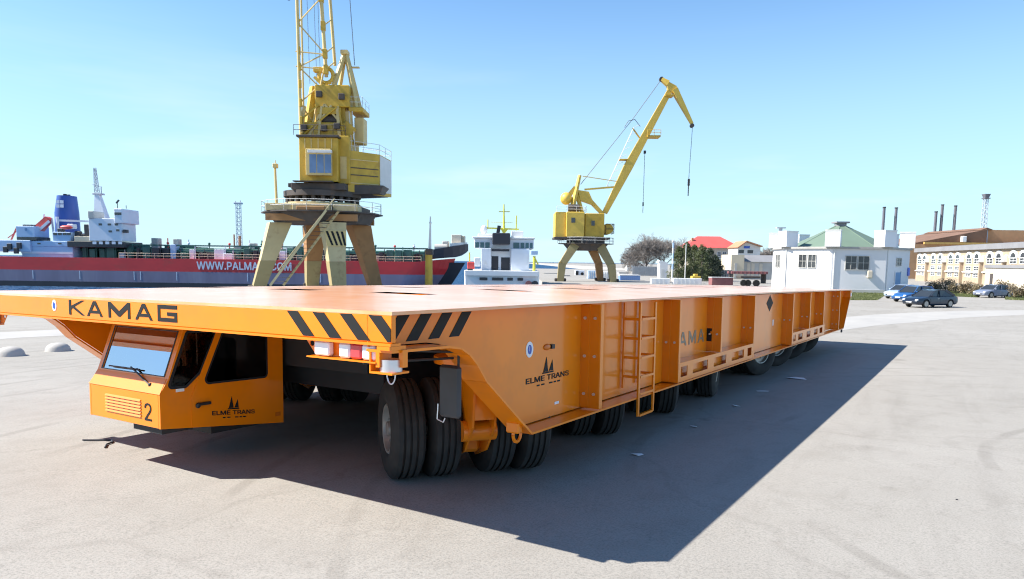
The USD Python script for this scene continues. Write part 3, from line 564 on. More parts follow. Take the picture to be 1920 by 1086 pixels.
# front: lower face, hood slope, windscreen frame, roof, back, floor
part(cab, 'front_panel', MB().bbox(CL + 0.031, CR - 0.031, Y0, Y0 + 0.03, 0.456, 0.838, 0.006), 'orange_paint')
part(cab, 'hood', MB().corners([[CL - 0.004, Y0 - 0.006, 0.84], [CR + 0.004, Y0 - 0.006, 0.84], [CR - 0.031, Y0 + 0.10, 0.84], [CL + 0.031, Y0 + 0.10, 0.84], [CL + 0.031, 0.470, 1.0], [CR - 0.031, 0.470, 1.0], [CR - 0.031, 0.50, 1.0], [CL + 0.031, 0.50, 1.0]]), 'orange_paint')
def ws(u, v, o=0.0):    # point on the windscreen plane: u across, v up the slope, o outwards
    y, z = 0.475 + (0.675 - 0.475) * v, 1.0 + 0.545 * v; d = _n([0, -0.545, 0.20]); return np.array([CL + (CR - CL) * u, y, z]) + d * o
def wsbox(u0, u1, v0, v1, o0, o1): return MB().corners([ws(u0, v0, o0), ws(u1, v0, o0), ws(u1, v1, o0), ws(u0, v1, o0), ws(u0, v0, o1), ws(u1, v0, o1), ws(u1, v1, o1), ws(u0, v1, o1)])
fr = MB()
for a in ((0.022, 0.062, 0.0, 1.0), (0.938, 0.978, 0.0, 1.0), (0.0621, 0.9379, 0.0, 0.04), (0.0621, 0.9379, 0.95, 1.0)): fr.v += [q + 0 for q in []]; b_ = wsbox(*a, -0.03, 0.0); fr.raw(*b_.get())
part(cab, 'windscreen_frame', fr, 'orange_paint')
wsn = part(cab, 'windscreen', wsbox(0.058, 0.942, 0.035, 0.955, -0.014, -0.008), 'cab_glass')
sl = MB()
for a in ((0.052, 0.064, 0.03, 0.96), (0.936, 0.948, 0.03, 0.96), (0.0641, 0.9359, 0.03, 0.047), (0.0641, 0.9359, 0.945, 0.96)): sl.raw(*wsbox(*a, 0.0005, 0.006).get())
part(wsn, 'seal', sl, 'black_plastic')
part(wsn, 'sun_sheet', wsbox(0.10, 0.90, 0.06, 0.60, -0.07, -0.06), 'sky_glare_blue')  # added pale sheet, stands in for sky reflected in the lower glass
part(cab, 'roof', MB().box(CL + 0.031, CR - 0.031, 0.76, 2.05, 1.571, 1.60), 'orange_paint')
part(cab, 'back_wall', MB().box(CL + 0.031, CR - 0.031, 2.02, 2.05, 0.28, 1.57), 'orange_paint')
part(cab, 'floor', MB().corners([[CL + 0.031, 0.401, 0.452], [CR - 0.031, 0.401, 0.452], [CR - 0.031, 2.019, 0.268], [CL + 0.031, 2.019, 0.268], [CL + 0.031, 0.401, 0.48], [CR - 0.031, 0.401, 0.48], [CR - 0.031, 2.019, 0.31], [CL + 0.031, 2.019, 0.31]]), 'orange_paint')
part(cab, 'underbody', MB().box(CR - 0.62, CR - 0.06, 0.42, 0.80, 0.38, 0.44).box(CL + 0.3, CR - 0.3, 1.2, 1.95, 0.22, 0.33), 'cab_dark')
for wq, nm in ((win_q, 'quarter_window'), (win_d, 'door_window')):
    w_ = part(cab, nm, MB().ext(wq, 0.006, plane_yz(CR - 0.014)), 'tinted_glass')
    part(w_, 'seal', MB().ext(wq.buffer(0.018).difference(wq.buffer(-0.012)), 0.006, plane_yz(CR + 0.0005)), 'black_plastic')
dl = Polygon([(0.735, 0.425), (0.735, 0.77), (0.845, 1.0), (1.09, 1.53), (1.84, 1.53), (1.86, 0.30)])
dr = part(cab, 'door', MB().ext(dl.buffer(-0.008).difference(win_d.buffer(0.012)), 0.007, plane_yz(CR + 0.0004)), 'orange_paint')
part(dr, 'handle', MB().bbox(CR + 0.008, CR + 0.045, 0.80, 0.98, 0.655, 0.69, 0.008).sphere((CR + 0.02, 0.82, 0.66), 0.033, 2, (0.6, 1, 1)), 'black_plastic')
T = plane_yz(CR + 0.0075); T[1, 3] = 1.005; T[2, 3] = 0.475
a_ = -0.11; T[:3, 0] = [0, math.cos(a_), math.sin(a_)]; T[:3, 1] = [0, 0, 1]
elme(cab, T, 0.60, 0.26)
part(cab, 'small_plate', MB().box(CR + 0.001, CR + 0.006, 1.92, 2.0, 0.36, 0.41), 'amber')
part(cab, 'small_plate', MB().box(CR + 0.001, CR + 0.006, 0.56, 0.66, 0.845, 0.88), 'white_print')
for k in range(6):
    z = 0.55 + 0.036 * k
    part(cab, 'vent_slat', MB().corners([[-4.82, Y0 - 0.016, z], [-4.09, Y0 - 0.016, z], [-4.09, Y0 - 0.0005, z], [-4.82, Y0 - 0.0005, z], [-4.82, Y0 - 0.002, z + 0.022], [-4.09, Y0 - 0.002, z + 0.022], [-4.09, Y0 - 0.0005, z + 0.022], [-4.82, Y0 - 0.0005, z + 0.022]]), 'orange_paint')
T = plane_xz(Y0 - 0.0005); T[0, 3] = -4.02; T[2, 3] = 0.525
part(cab, 'number', MB().tm(letter('2', 0.135, 0.20, 0.004, False), T), 'black_print')
wp = part(cab, 'wiper', MB().path([ws(0.82, -0.16, 0.03), ws(0.50, 0.13, 0.03)], 0.010).path([ws(0.18, 0.10, 0.022), ws(0.62, 0.105, 0.022)], 0.009), 'black_plastic')
part(wp, 'wiper_pivot', MB().sphere(ws(0.82, -0.16, 0.02), 0.025, 1), 'black_plastic')
part(cab, 'seat', MB().bbox(-4.75, -4.25, 1.15, 1.65, 0.55, 0.78, 0.04).bbox(-4.75, -4.25, 1.62, 1.78, 0.75, 1.35, 0.04), 'cab_dark')
part(cab, 'dashboard', MB().bbox(CL + 0.08, CR - 0.08, 0.55, 0.80, 0.62, 0.95, 0.03), 'cab_brown')
tt = np.linspace(0, 2 * math.pi, 20)
part(cab, 'steering_wheel', MB().path([(-4.5 + 0.19 * math.cos(a), 0.98 + 0.10 * math.sin(a), 1.0 + 0.14 * math.sin(a)) for a in tt], 0.014).tube((-4.5, 0.98, 1.0), (-4.5, 0.8, 0.8), 0.02), 'black_plastic')
#@@FAR@@
# ------------------------------------------------------------------ helpers for far things
def lattice(mb, a, b, w0, w1, n, r, rb=None, side=None):
    """A square lattice mast between points a and b, w0 wide below and w1 above."""
    a, b = np.array(a, float), np.array(b, float); rb = rb or r * 0.6
    d, s, u = frame_between(a, b) if abs(_n(b - a)[2]) < 0.99 else (np.array([0, 0, 1.0]), np.array([1.0, 0, 0]), np.array([0, 1.0, 0]))
    cs = [(-1, -1), (1, -1), (1, 1), (-1, 1)]
    at = lambda k, i: a + (b - a) * k / n + (s * cs[i % 4][0] + u * cs[i % 4][1]) * (w0 + (w1 - w0) * k / n) / 2
    for i in range(4):
        mb.tube(at(0, i), at(n, i), r, n=5)
        for k in range(n):
            mb.tube(at(k, i), at(k + 1, i + 1) if (k + i) % 2 else at(k + 1, i + 1), rb, n=4); mb.tube(at(k, i), at(k, i + 1), rb, n=4)
    return mb
def railing(mb, pts, h, r, post=1.5):
    for a, b in zip(pts[:-1], pts[1:]):
        a, b = np.array(a, float), np.array(b, float); n = max(1, int(np.linalg.norm(b - a) / post))
        for z in (h, h * 0.5): mb.tube(a + [0, 0, z], b + [0, 0, z], r, n=4)
        for k in range(n + 1): q = a + (b - a) * k / n; mb.tube(q, q + [0, 0, h], r, n=4)
    return mb
def window(parent, name, x0, x1, y, z0, z1, pane, frame, mull=1, trans=1, t=0.07, depth=0.10):
    """Frame with glazing bars standing proud of a wall at y (towards -y), the pane set back in it."""
    f = MB(); w = t
    f.box(x0, x1, y - depth, y - 0.004, z0, z0 + w).box(x0, x1, y - depth, y - 0.004, z1 - w, z1).box(x0, x0 + w, y - depth, y - 0.004, z0 + w, z1 - w).box(x1 - w, x1, y - depth, y - 0.004, z0 + w, z1 - w)
    for k in range(1, mull + 1): xm = x0 + (x1 - x0) * k / (mull + 1); f.box(xm - w / 3, xm + w / 3, y - depth * 0.8, y - 0.004, z0 + w, z1 - w)
    for k in range(1, trans): zm = z0 + (z1 - z0) * k / trans; f.box(x0 + w, x1 - w, y - depth * 0.7, y - 0.004, zm - w / 3, zm + w / 3)
    wn = part(parent, name, f, frame)
    part(wn, 'pane', MB().box(x0 + w, x1 - w, y - depth * 0.4, y - 0.006, z0 + w, z1 - w), pane)
    return wn

# ------------------------------------------------------------------ portal crane, near one
F = Frame(607, 78); p = F.p
cr = thing('portal_crane', 'tall yellow harbour crane with lattice jib on four beige splayed legs, behind the deck', 'crane', F.mat())
k1 = F.k
C_, A_, D_, B_ = np.array([3.0, -6.0]), np.array([-6.1, -3.0]), np.array([5.0, 3.0]), np.array([-3.0, 6.0])
zt = F.z(607, 421)           # underside of the portal ring
zk = F.z(607, 490)
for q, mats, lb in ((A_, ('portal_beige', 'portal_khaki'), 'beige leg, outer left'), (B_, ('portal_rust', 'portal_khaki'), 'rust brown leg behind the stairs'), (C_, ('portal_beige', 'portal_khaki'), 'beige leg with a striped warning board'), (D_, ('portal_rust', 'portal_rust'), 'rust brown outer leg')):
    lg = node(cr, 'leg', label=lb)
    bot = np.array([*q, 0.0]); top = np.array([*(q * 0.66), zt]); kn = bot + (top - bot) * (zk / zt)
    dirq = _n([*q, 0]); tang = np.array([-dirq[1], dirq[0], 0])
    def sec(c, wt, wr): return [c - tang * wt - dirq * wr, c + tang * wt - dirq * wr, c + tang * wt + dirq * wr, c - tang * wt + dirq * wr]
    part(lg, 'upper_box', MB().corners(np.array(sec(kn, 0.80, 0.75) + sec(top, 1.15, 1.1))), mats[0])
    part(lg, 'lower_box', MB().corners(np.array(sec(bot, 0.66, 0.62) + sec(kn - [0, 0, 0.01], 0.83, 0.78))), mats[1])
    part(lg, 'wheel_set', MB().bbox(q[0] - 0.9, q[0] + 0.9, q[1] - 0.4, q[1] + 0.4, 0.02, 0.55, 0.08), 'dark_iron')
    if q is C_:
        kk = MB(); f0 = 0.86; bd = MB()
        cc = lambda u, v: (bot + (top - bot) * v) + tang * (u * (0.66 + 0.49 * v)) - dirq * 0 + dirq * ((0.62 + 0.48 * v) + 0.03)
        bd = MB().corners(np.array([cc(-0.98, 0.66), cc(0.98, 0.66), cc(0.98, 0.66) - dirq * 0.02, cc(-0.98, 0.66) - dirq * 0.02, cc(-0.98, 0.88), cc(0.98, 0.88), cc(0.98, 0.88) - dirq * 0.02, cc(-0.98, 0.88) - dirq * 0.02]))
        wb = part(lg, 'warning_board', bd, 'crane_pale')
        for j in range(4):
            u0 = -0.92 + 0.46 * j; sm = MB(); e = dirq * 0.012
            a, b, c, d = cc(u0, 0.87) + e, cc(u0 + 0.22, 0.87) + e, cc(min(u0 + 0.62, 0.97), 0.67) + e, cc(min(u0 + 0.40, 0.75), 0.67) + e
            part(wb, 'stripe', MB().corners(np.array([a - e, b - e, c - e, d - e, a, b, c, d])), 'black_print')
z1, z2 = F.z(607, 421), F.z(607, 403)
def octa(r0, r1, za, zb, n=8, ph=0.2, mb=None):
    t = np.arange(n) * 2 * math.pi / n + ph; return (mb or MB()).loft([np.stack([r0 * np.cos(t), r0 * np.sin(t), np.full(n, za)], 1), np.stack([r1 * np.cos(t), r1 * np.sin(t), np.full(n, zb)], 1)])
part(cr, 'portal_ring', octa(4.9, 5.6, z1, z2), 'dark_iron')
part(cr, 'ring_beam', MB().box(-4.6, 4.6, -4.6, -4.2, z1 + 0.15, z2 - 0.2).box(-4.6, 4.6, 4.2, 4.6, z1 + 0.15, z2 - 0.2), 'portal_rust')
wk = octa(6.3, 6.3, z2, z2 + 0.12, 12)
walk = part(cr, 'walkway', wk, 'dark_iron')
t = np.linspace(0, 2 * math.pi, 17)
part(walk, 'railing', railing(MB(), [(6.2 * math.cos(a), 6.2 * math.sin(a), z2 + 0.12) for a in t], 1.05, 0.025), 'grey_white')
z3 = F.z(607, 388)
for a, b, c, d, m in ((-4.6, -1.9, -4.6, -2.6, 'portal_beige'), (-1.8, 1.9, -4.9, -3.0, 'portal_beige'), (2.1, 4.6, -4.2, -2.2, 'portal_beige'), (-4.5, 4.3, -2.0, 3.8, 'dark_iron'), (-1.2, 1.6, -5.6, -4.95, 'portal_rust')):
    part(cr, 'deck_box', MB().bbox(a, b, c, d, z2 + 0.125, z3 if m != 'portal_rust' else z2 + 0.5, 0.05), m)
z4, z5 = F.z(607, 388), F.z(607, 372)
part(cr, 'slew_ring', octa(3.9, 3.9, z4, z4 + 0.28, 28), 'portal_beige', smooth=40)
rol = MB()
for a in np.linspace(0, 2 * math.pi, 25)[:-1]: rol.tube((3.6 * math.cos(a), 3.6 * math.sin(a), z4 + 0.28), (3.6 * math.cos(a), 3.6 * math.sin(a), z5), 0.22, n=8)
part(cr, 'slew_rollers', rol, 'dark_iron', kind='stuff')
part(cr, 'turntable', octa(4.0, 4.0, z5, F.z(607, 362), 28), 'dark_iron', smooth=40)
ZB0 = F.z(607, 346); X = lambda px, dy=-1.5, py=300: F.x(px, dy, py); Z = lambda py: F.z(607, py)
part(cr, 'revolving_frame', MB().bbox(X(556), X(655), -3.6, 3.6, Z(362) + 0.01, Z(350), 0.05).bbox(X(545), X(570), -2.6, -1.6, Z(356), Z(349), 0.03).hull([(X(640), -2.0, Z(368)), (X(712), -1.4, Z(364)), (X(718), -1.4, Z(349)), (X(640), -2.0, Z(349)), (X(640), 3.2, Z(368)), (X(712), 3.4, Z(364)), (X(718), 3.4, Z(349)), (X(640), 3.2, Z(349))]), 'dark_iron')
hs = part(cr, 'machine_house', MB().bbox(X(561, -3.4), X(633, -3.4), -3.4, 2.4, Z(347), Z(268), 0.05), 'crane_yellow')
for px in (572, 584, 597, 610, 622): part(hs, 'wall_rib', MB().box(X(px, -3.45) - 0.05, X(px, -3.45) + 0.05, -3.47, -3.402, Z(288), Z(270)), 'crane_pale')
cw = part(hs, 'operator_window', MB().bbox(X(576, -3.5), X(623, -3.5), -4.1, -3.405, Z(337), Z(290), 0.04), 'crane_pale')
for a, b in ((580, 593), (594.5, 607), (608.5, 621)): part(cw, 'pane', MB().box(X(a, -4.1), X(b, -4.1), -4.13, -4.102, Z(333), Z(300)), 'pane_blue')
part(cw, 'sun_visor', MB().bbox(X(578, -4.2), X(623, -4.2), -4.45, -4.135, Z(298), Z(293), 0.02), 'grey_white')
part(hs, 'sill_walkway', MB().box(X(563), X(634), -4.3, -3.402, Z(349), Z(347) - 0.01), 'dark_iron')
part(hs, 'roof_edge', MB().bbox(X(557, -3.4), X(636, -3.4), -3.7, 2.6, Z(268) + 0.005, Z(264), 0.03), 'dark_iron')
sd = part(cr, 'side_cabin', MB().bbox(X(634, -2.6), X(655, -2.6), -2.6, 2.2, Z(349), Z(262), 0.05), 'crane_yellow')
part(sd, 'door_panel', MB().box(X(638, -2.6), X(650, -2.6), -2.65, -2.603, Z(340), Z(300)), 'crane_pale')
M_ = MB()
c0 = np.array([X(655), -2.2]); c1 = np.array([X(707), -0.2]); c2 = np.array([X(720), 3.0]); c3 = np.array([X(660), 3.6])
rear_h = part(cr, 'rear_house', MB().corners([[*c0, Z(362)], [*c1, Z(366)], [*c2, Z(364)], [*c3, Z(362)], [*c0, Z(287)], [*c1, Z(289)], [*c2, Z(293)], [*c3, Z(287)]]), 'crane_yellow')
dn = _n(c1 - c0); nn = np.array([dn[1], -dn[0]])
for py in (303, 318, 331, 346):
    a, b = c0 + dn * 0.2, c1 - dn * 0.15; o = nn * 0.06
    part(rear_h, 'panel_seam', MB().corners([[*a, Z(py) - 0.05], [*(a + o), Z(py) - 0.05], [*(b + o), Z(py) - 0.05], [*b, Z(py) - 0.05], [*a, Z(py) + 0.04], [*(a + o), Z(py) + 0.04], [*(b + o), Z(py) + 0.04], [*b, Z(py) + 0.04]]), 'crane_pale' if py in (303, 346) else 'dark_iron')
dn2 = _n(c2 - c1); nn2 = np.array([dn2[1], -dn2[0]]); o = nn2 * 0.06; a, b = c1 + dn2 * 0.1, c2 - dn2 * 0.1
part(rear_h, 'end_panel', MB().corners([[*(a + o * 0.1), Z(360)], [*(a + o), Z(360)], [*(b + o), Z(358)], [*(b + o * 0.1), Z(358)], [*(a + o * 0.1), Z(291)], [*(a + o), Z(291)], [*(b + o), Z(295)], [*(b + o * 0.1), Z(295)]]), 'grey_white')
part(rear_h, 'roof_rail', railing(MB(), [(*c0, Z(287)), (*c1, Z(289)), (*c2, Z(293)), (*c3, Z(287))], 1.0, 0.025), 'grey_white')
# tower structure over the house
tw = node(cr, 'tower')
part(tw, 'column', MB().beam((X(575), -1.6, Z(265)), (X(588), -1.0, Z(168)), 0.7, 0.6).beam((X(646), -1.6, Z(265)), (X(640), -1.0, Z(168)), 0.55, 0.5).beam((X(575), 1.8, Z(265)), (X(588), 1.4, Z(168)), 0.6).beam((X(646), 1.8, Z(265)), (X(640), 1.4, Z(168)), 0.5), 'crane_yellow')
part(tw, 'brace', MB().beam((X(580), -1.9, Z(262)), (X(625), -1.9, Z(205)), 0.35, 0.2).beam((X(640), -1.9, Z(235)), (X(612), -1.9, Z(203)), 0.3, 0.2).beam((X(612), -1.9, Z(203)), (X(598), -1.9, Z(232)), 0.3, 0.2), 'crane_pale')
part(tw, 'front_plate', MB().bbox(X(566, -2), X(648, -2), -2.0, -1.7, Z(262), Z(236), 0.04).bbox(X(596, -2), X(640, -2), -2.1, -1.72, Z(221), Z(209), 0.03), 'crane_yellow')
part(tw, 'winch', MB().tube((X(598), -1.2, Z(228)), (X(632), -1.2, Z(228)), 0.55, n=16).tube((X(592), -1.2, Z(250)), (X(606), -1.2, Z(250)), 0.4, n=14), 'dark_iron', smooth=40)
part(tw, 'counterweight', MB().bbox(X(592, -1.9), X(656, -1.9), -1.9, 1.9, Z(207), Z(167), 0.06), 'crane_yellow')
part(tw, 'side_gangway', MB().bbox(X(655), X(682), -1.6, 1.8, Z(214), Z(206), 0.05), 'crane_yellow')
part(tw, 'gangway_rail', railing(MB(), [(X(657), -1.6, Z(206)), (X(681), -1.6, Z(206)), (X(681), 1.8, Z(206))], 1.0, 0.025), 'grey_white')
part(tw, 'cable_cabinet', MB().bbox(X(645, -1.4), X(659, -1.4), -1.4, -0.5, Z(255), Z(212), 0.1).bbox(X(662), X(680), -0.8, 1.0, Z(270), Z(222), 0.08), 'crane_pale')
part(tw, 'a_frame', MB().beam((X(626), -1.2, Z(167)), (X(643), 0, Z(98)), 0.36).beam((X(668), -1.2, Z(206)), (X(645), 0, Z(98)), 0.36).beam((X(626), 1.2, Z(167)), (X(643), 0.1, Z(98)), 0.32).beam((X(668), 1.2, Z(206)), (X(645), 0.1, Z(98)), 0.32).bbox(X(636), X(650), -0.5, 0.5, Z(103), Z(95), 0.05).box(X(655), X(670), -0.2, 0.2, Z(127), Z(125)), 'crane_pale')
for px, w in ((569, 0.30), (601, 0.22), (640, 0.30)): part(tw, 'strut', MB().beam((X(px), -2.1, Z(264)), (X(px + (6 if px < 610 else -4)), -2.0, Z(207)), w), 'crane_pale')
for a, b, c, d in ((566, 236, 600, 207), (604, 234, 636, 208), (571, 262, 598, 237), (648, 262, 640, 215)): part(tw, 'brace', MB().tube((X(a), -2.2, Z(b)), (X(c), -2.2, Z(d)), 0.09, n=5), 'crane_yellow')
for px, py in ((575, 247), (612, 248), (636, 244), (604, 186), (645, 190)): part(tw, 'fitting', MB().bbox(X(px) - 0.3, X(px) + 0.3, -2.5, -2.05, Z(py) - 0.3, Z(py) + 0.3, 0.05), 'dark_iron')
part(tw, 'tower_rail', railing(MB(), [(X(562), -3.5, Z(264)), (X(634), -3.5, Z(264)), (X(652), -2.4, Z(262))], 1.0, 0.03), 'dark_iron')
part(tw, 'ladder', MB().tube((X(661), -1.7, Z(287)), (X(656), -1.7, Z(214)), 0.04, n=4).tube((X(667), -1.7, Z(287)), (X(662), -1.7, Z(214)), 0.04, n=4), 'grey_white')
part(tw, 'side_tank', MB().hull([(X(a), y, Z(b)) for a, b in ((645, 268), (656, 262), (668, 246), (652, 232), (645, 240)) for y in (-1.9, -1.2)]), 'crane_yellow')
# slewing linkage with a ring-shaped rocker
part(tw, 'rocker', MB().beam((X(590), -0.9, Z(150)), (X(622), -0.9, Z(180)), 0.7, 0.3).path([(X(611) + 0.75 * math.cos(a), -0.9, Z(146) + 0.75 * math.sin(a)) for a in np.linspace(0, 6.3, 15)], 0.22, 6).bbox(X(588), X(604), -1.2, -0.5, Z(140), Z(131), 0.04), 'crane_bright')
# lattice jib
jb = node(cr, 'jib'); ZT = Z(-60)
def chord(nm, a, b, r, m='crane_pale'): part(jb, nm, MB().tube(a, b, r, n=8), m, smooth=60)
ZTa = Z(-120)
chord('chord', (X(565, -2.2), -2.2, Z(264)), (X(553, -2.6, -120), -2.6, ZTa), 0.17); chord('chord', (X(571, 1.2), 1.2, Z(264)), (X(562, 0.8, -120), 0.8, ZTa), 0.11)
chord('chord', (X(612, -1.2, 150), -1.2, Z(150)), (X(594, -1.6, -120), -1.6, ZTa), 0.19); chord('chord', (X(628, 0.6, 120), 0.6, Z(120)), (X(610, 0.3, -120), 0.3, ZTa), 0.17)
chord('chord', (X(585), -2.0, Z(262)), (X(610), -1.2, Z(130)), 0.10)
nodesL = [264, 235, 202, 168, 137, 108, 57, 5, -50, -100]
for i, py in enumerate(nodesL[:-1]):
    q = nodesL[i + 1]; rx = lambda y: 594 + (612 - 594) * (y + 120) / 270 if y < 150 else 600 - (y - 150) * 0.15
    a = (X(565 - (264 - py) * 0.031, -2.3, py), -2.3, Z(py)); 
    if i % 2 == 0: part(jb, 'brace', MB().tube(a, (X(rx(q), -1.4, q), -1.4, Z(q)), 0.075, n=5), 'crane_pale')
    else: part(jb, 'brace', MB().tube((X(rx(py), -1.4, py), -1.4, Z(py)), (X(565 - (264 - q) * 0.031, -2.3, q), -2.4, Z(q)), 0.075, n=5), 'crane_pale')
    part(jb, 'gusset', MB().bbox(X(563.5 - (264 - py) * 0.031, -2.4, py), X(568 - (264 - py) * 0.031, -2.4, py), -2.5, -2.2, Z(py) - 0.4, Z(py) + 0.4, 0.03), 'crane_yellow')
    if py < 150: part(jb, 'gusset', MB().bbox(X(rx(py), -1.4, py) - 0.22, X(rx(py), -1.4, py) + 0.22, -1.6, -1.1, Z(py) - 0.45, Z(py) + 0.45, 0.03), 'crane_yellow'); part(jb, 'brace', MB().tube((X(rx(py), -1.4, py), -1.4, Z(py)), (X(rx(py) + 16, 0.4, py), 0.4, Z(py) + 1.2), 0.07, n=5), 'crane_pale')
for py_, xe_ in ((109, 608), (136, 600)): part(jb, 'cross_bar', MB().tube((X(562), -2.3, Z(py_)), (X(xe_), -1.4, Z(py_)), 0.07, n=5), 'crane_pale')
for px in (577, 590, 597): part(jb, 'rope', MB().tube((X(px + 2), -0.6, Z(160)), (X(px - 3), -0.6, ZTa), 0.022, n=4), 'rope')
part(jb, 'stay_rope', MB().tube((X(661), 0, Z(122)), (X(646), 0, ZTa), 0.035, n=4), 'rope')
part(jb, 'hook_block', MB().bbox(X(545), X(551), -2.0, -1.5, Z(12), Z(5), 0.06).tube((X(548), -1.7, Z(5)), (X(550), -1.7, ZTa), 0.03, n=4), 'dark_iron')
# post with floodlight on the walkway, and the stairs
fl_ = node(cr, 'lamp_post')
part(fl_, 'post', MB().tube((X(523), -2.5, z2), (X(521), -2.5, Z(318)), 0.16, 0.12), 'crane_pale'); part(fl_, 'lamp_box', MB().bbox(X(518), X(526), -2.8, -2.2, Z(322), Z(314), 0.05).tube((X(522), -2.5, Z(314)), (X(522), -2.5, Z(308)), 0.05), 'crane_pale')
stx = node(cr, 'stairs')
for off in (0.0, -0.9):
    part(stx, 'stringer', MB().beam((X(655 + off * 20), -6.4 + off, z2), (X(560 + off * 20), -7.4 + off, 0.7), 0.10, 0.22), 'portal_beige')
for k in range(18): q = np.array([X(655), -6.4, z2]) * (1 - k / 18) + np.array([X(560), -7.4, 0.7]) * k / 18; part(stx, 'tread', MB().box(q[0] - 0.75, q[0] + 0.05, q[1] - 0.85, q[1] - 0.06, q[2] - 0.03, q[2]), 'dark_iron')
part(stx, 'handrail', MB().tube((X(648), -6.4, z2 + 1.2), (X(551), -7.4, 2.1), 0.05, n=5), 'portal_beige')

# ------------------------------------------------------------------ portal crane, far one
F = Frame(1097, 130); X = lambda px, dy=0: F.x(px, dy); Z = lambda py: F.z(1097, py)
c2_ = thing('portal_crane', 'smaller yellow harbour crane with a solid box jib raised to the right', 'crane', F.mat())
for pts, m, lb, dy in (([(1078, 460), (1054, 496), (1051, 540)], 'portal_khaki', 'khaki left leg', -3.5), ([(1108, 466), (1122, 494), (1126, 540)], 'portal_rust', 'rust red leg between the others', 3.5), ([(1126, 462), (1146, 497), (1150, 540)], 'portal_khaki', 'khaki right leg', -3.0), ([(1092, 462), (1084, 494), (1083, 540)], 'portal_rust', 'hidden brown rear leg', 5.0)):
    if 'hidden' in lb: continue
    q = [np.array([X(a, dy), dy * (1.0 if b > 480 else 0.7), max(Z(b), 0.0)]) for a, b in pts]
    lg = part(c2_, 'leg', MB().beam(q[0], q[1], 1.5, 1.7, 1.2, 1.5, up=(0, 1, 0)).beam(q[1] + [0, 0, 0.2], q[2], 1.3, 1.6, 1.1, 1.4, up=(0, 1, 0)), m, label=lb)
    part(lg, 'wheel_set', MB().bbox(q[2][0] - 1.0, q[2][0] + 1.0, q[2][1] - 0.5, q[2][1] + 0.5, 0.02, 0.55, 0.08), 'dark_iron')
part(c2_, 'portal_ring', octa(3.2, 4.2, Z(470), Z(458), 10), 'dark_iron')
part(c2_, 'slew_ring', octa(3.4, 3.4, Z(458) + 0.01, Z(450), 28), 'dark_iron', smooth=40)
wk = part(c2_, 'walkway', octa(5.0, 5.0, Z(458), Z(457), 14), 'dark_iron')
part(wk, 'railing', railing(MB(), [(5 * math.cos(a), 5 * math.sin(a), Z(457)) for a in np.linspace(0, 6.283, 15)], 1.0, 0.03), 'grey_white')
part(c2_, 'base_plate', MB().bbox(X(1036), X(1138), -3.4, 3.4, Z(450) + 0.02, Z(446), 0.05), 'dark_iron')
hb = part(c2_, 'machine_house', MB().bbox(X(1060, -3.4), X(1094, -3.4), -3.4, 3.0, Z(446) + 0.01, Z(400), 0.1), 'crane_bright')
part(c2_, 'rear_house', MB().bbox(X(1039, -2.8), X(1059.5, -2.8), -2.8, 3.0, Z(447) + 0.01, Z(400), 0.1), 'crane_bright')
part(c2_, 'front_house', MB().bbox(X(1095, -3.0), X(1131, -3.0), -3.0, 2.6, Z(446) + 0.01, Z(402), 0.1), 'crane_yellow')
for px, py, w in ((1073, 415, 0.35), (1110, 420, 0.3)): part(hb, 'window', MB().bbox(X(px, -3.5) - w, X(px, -3.5) + w, -3.5, -3.405, Z(py + 5), Z(py - 4), 0.02), 'pane_dark')
part(c2_, 'roof_rail', railing(MB(), [(X(1040), -2.8, Z(400)), (X(1094), -2.8, Z(400)), (X(1094), 3.0, Z(400))], 1.0, 0.03), 'grey_white')
part(c2_, 'counterweight', MB().sphere((X(1059), 0, Z(373)), 1.05, 3, (1, 1.2, 1.05)), 'crane_bright', smooth=True)
part(c2_, 'rocker', MB().hull([(X(1080), -0.6, Z(357)), (X(1100), -0.6, Z(360)), (X(1112), -0.6, Z(386)), (X(1085), -0.6, Z(377)), (X(1080), 0.6, Z(357)), (X(1100), 0.6, Z(360)), (X(1112), 0.6, Z(386)), (X(1085), 0.6, Z(377))]).beam((X(1103), 0, Z(376)), (X(1128), 0, Z(402)), 1.0, 0.7, 0.7, 0.6), 'crane_bright')
part(c2_, 'mast', MB().beam((X(1068), -1.0, Z(400)), (X(1083), -0.1, Z(329)), 0.9, 0.6, 0.5, 0.4).beam((X(1088), -1.0, Z(400)), (X(1075), 0, Z(352)), 0.6, 0.5).beam((X(1060), 0, Z(372)), (X(1076), 0, Z(352)), 0.8, 0.8), 'crane_bright')
part(c2_, 'winch', MB().tube((X(1062), -1.2, Z(392)), (X(1082), -1.2, Z(392)), 0.7, n=14), 'dark_iron', smooth=40)
part(c2_, 'operator_cab', MB().tube((X(1135), -2.0, Z(430)), (X(1135), 1.0, Z(430)), 0.95, n=14), 'crane_yellow', smooth=40)
part(c2_, 'platform_rail', railing(MB(), [(X(1131), -2.2, Z(439)), (X(1146), -2.2, Z(439)), (X(1146), 1.2, Z(439))], 1.7, 0.05, 0.9), 'dark_iron')
jb = node(c2_, 'jib')
pa, pm, pb = np.array([X(1131), 0, Z(399)]), np.array([X(1172), 0, Z(312)]), np.array([X(1243), 0, Z(170)])
part(jb, 'boom', MB().beam(pa, pm, 0.9, 0.9, 1.5, 1.55).beam(pm, pb, 1.5, 1.55, 0.95, 0.9), 'crane_bright')
tip = np.array([X(1287), 0, Z(230)]); hd = np.array([X(1247), 0, Z(165)]); tl = np.array([X(1228), 0, Z(147)])
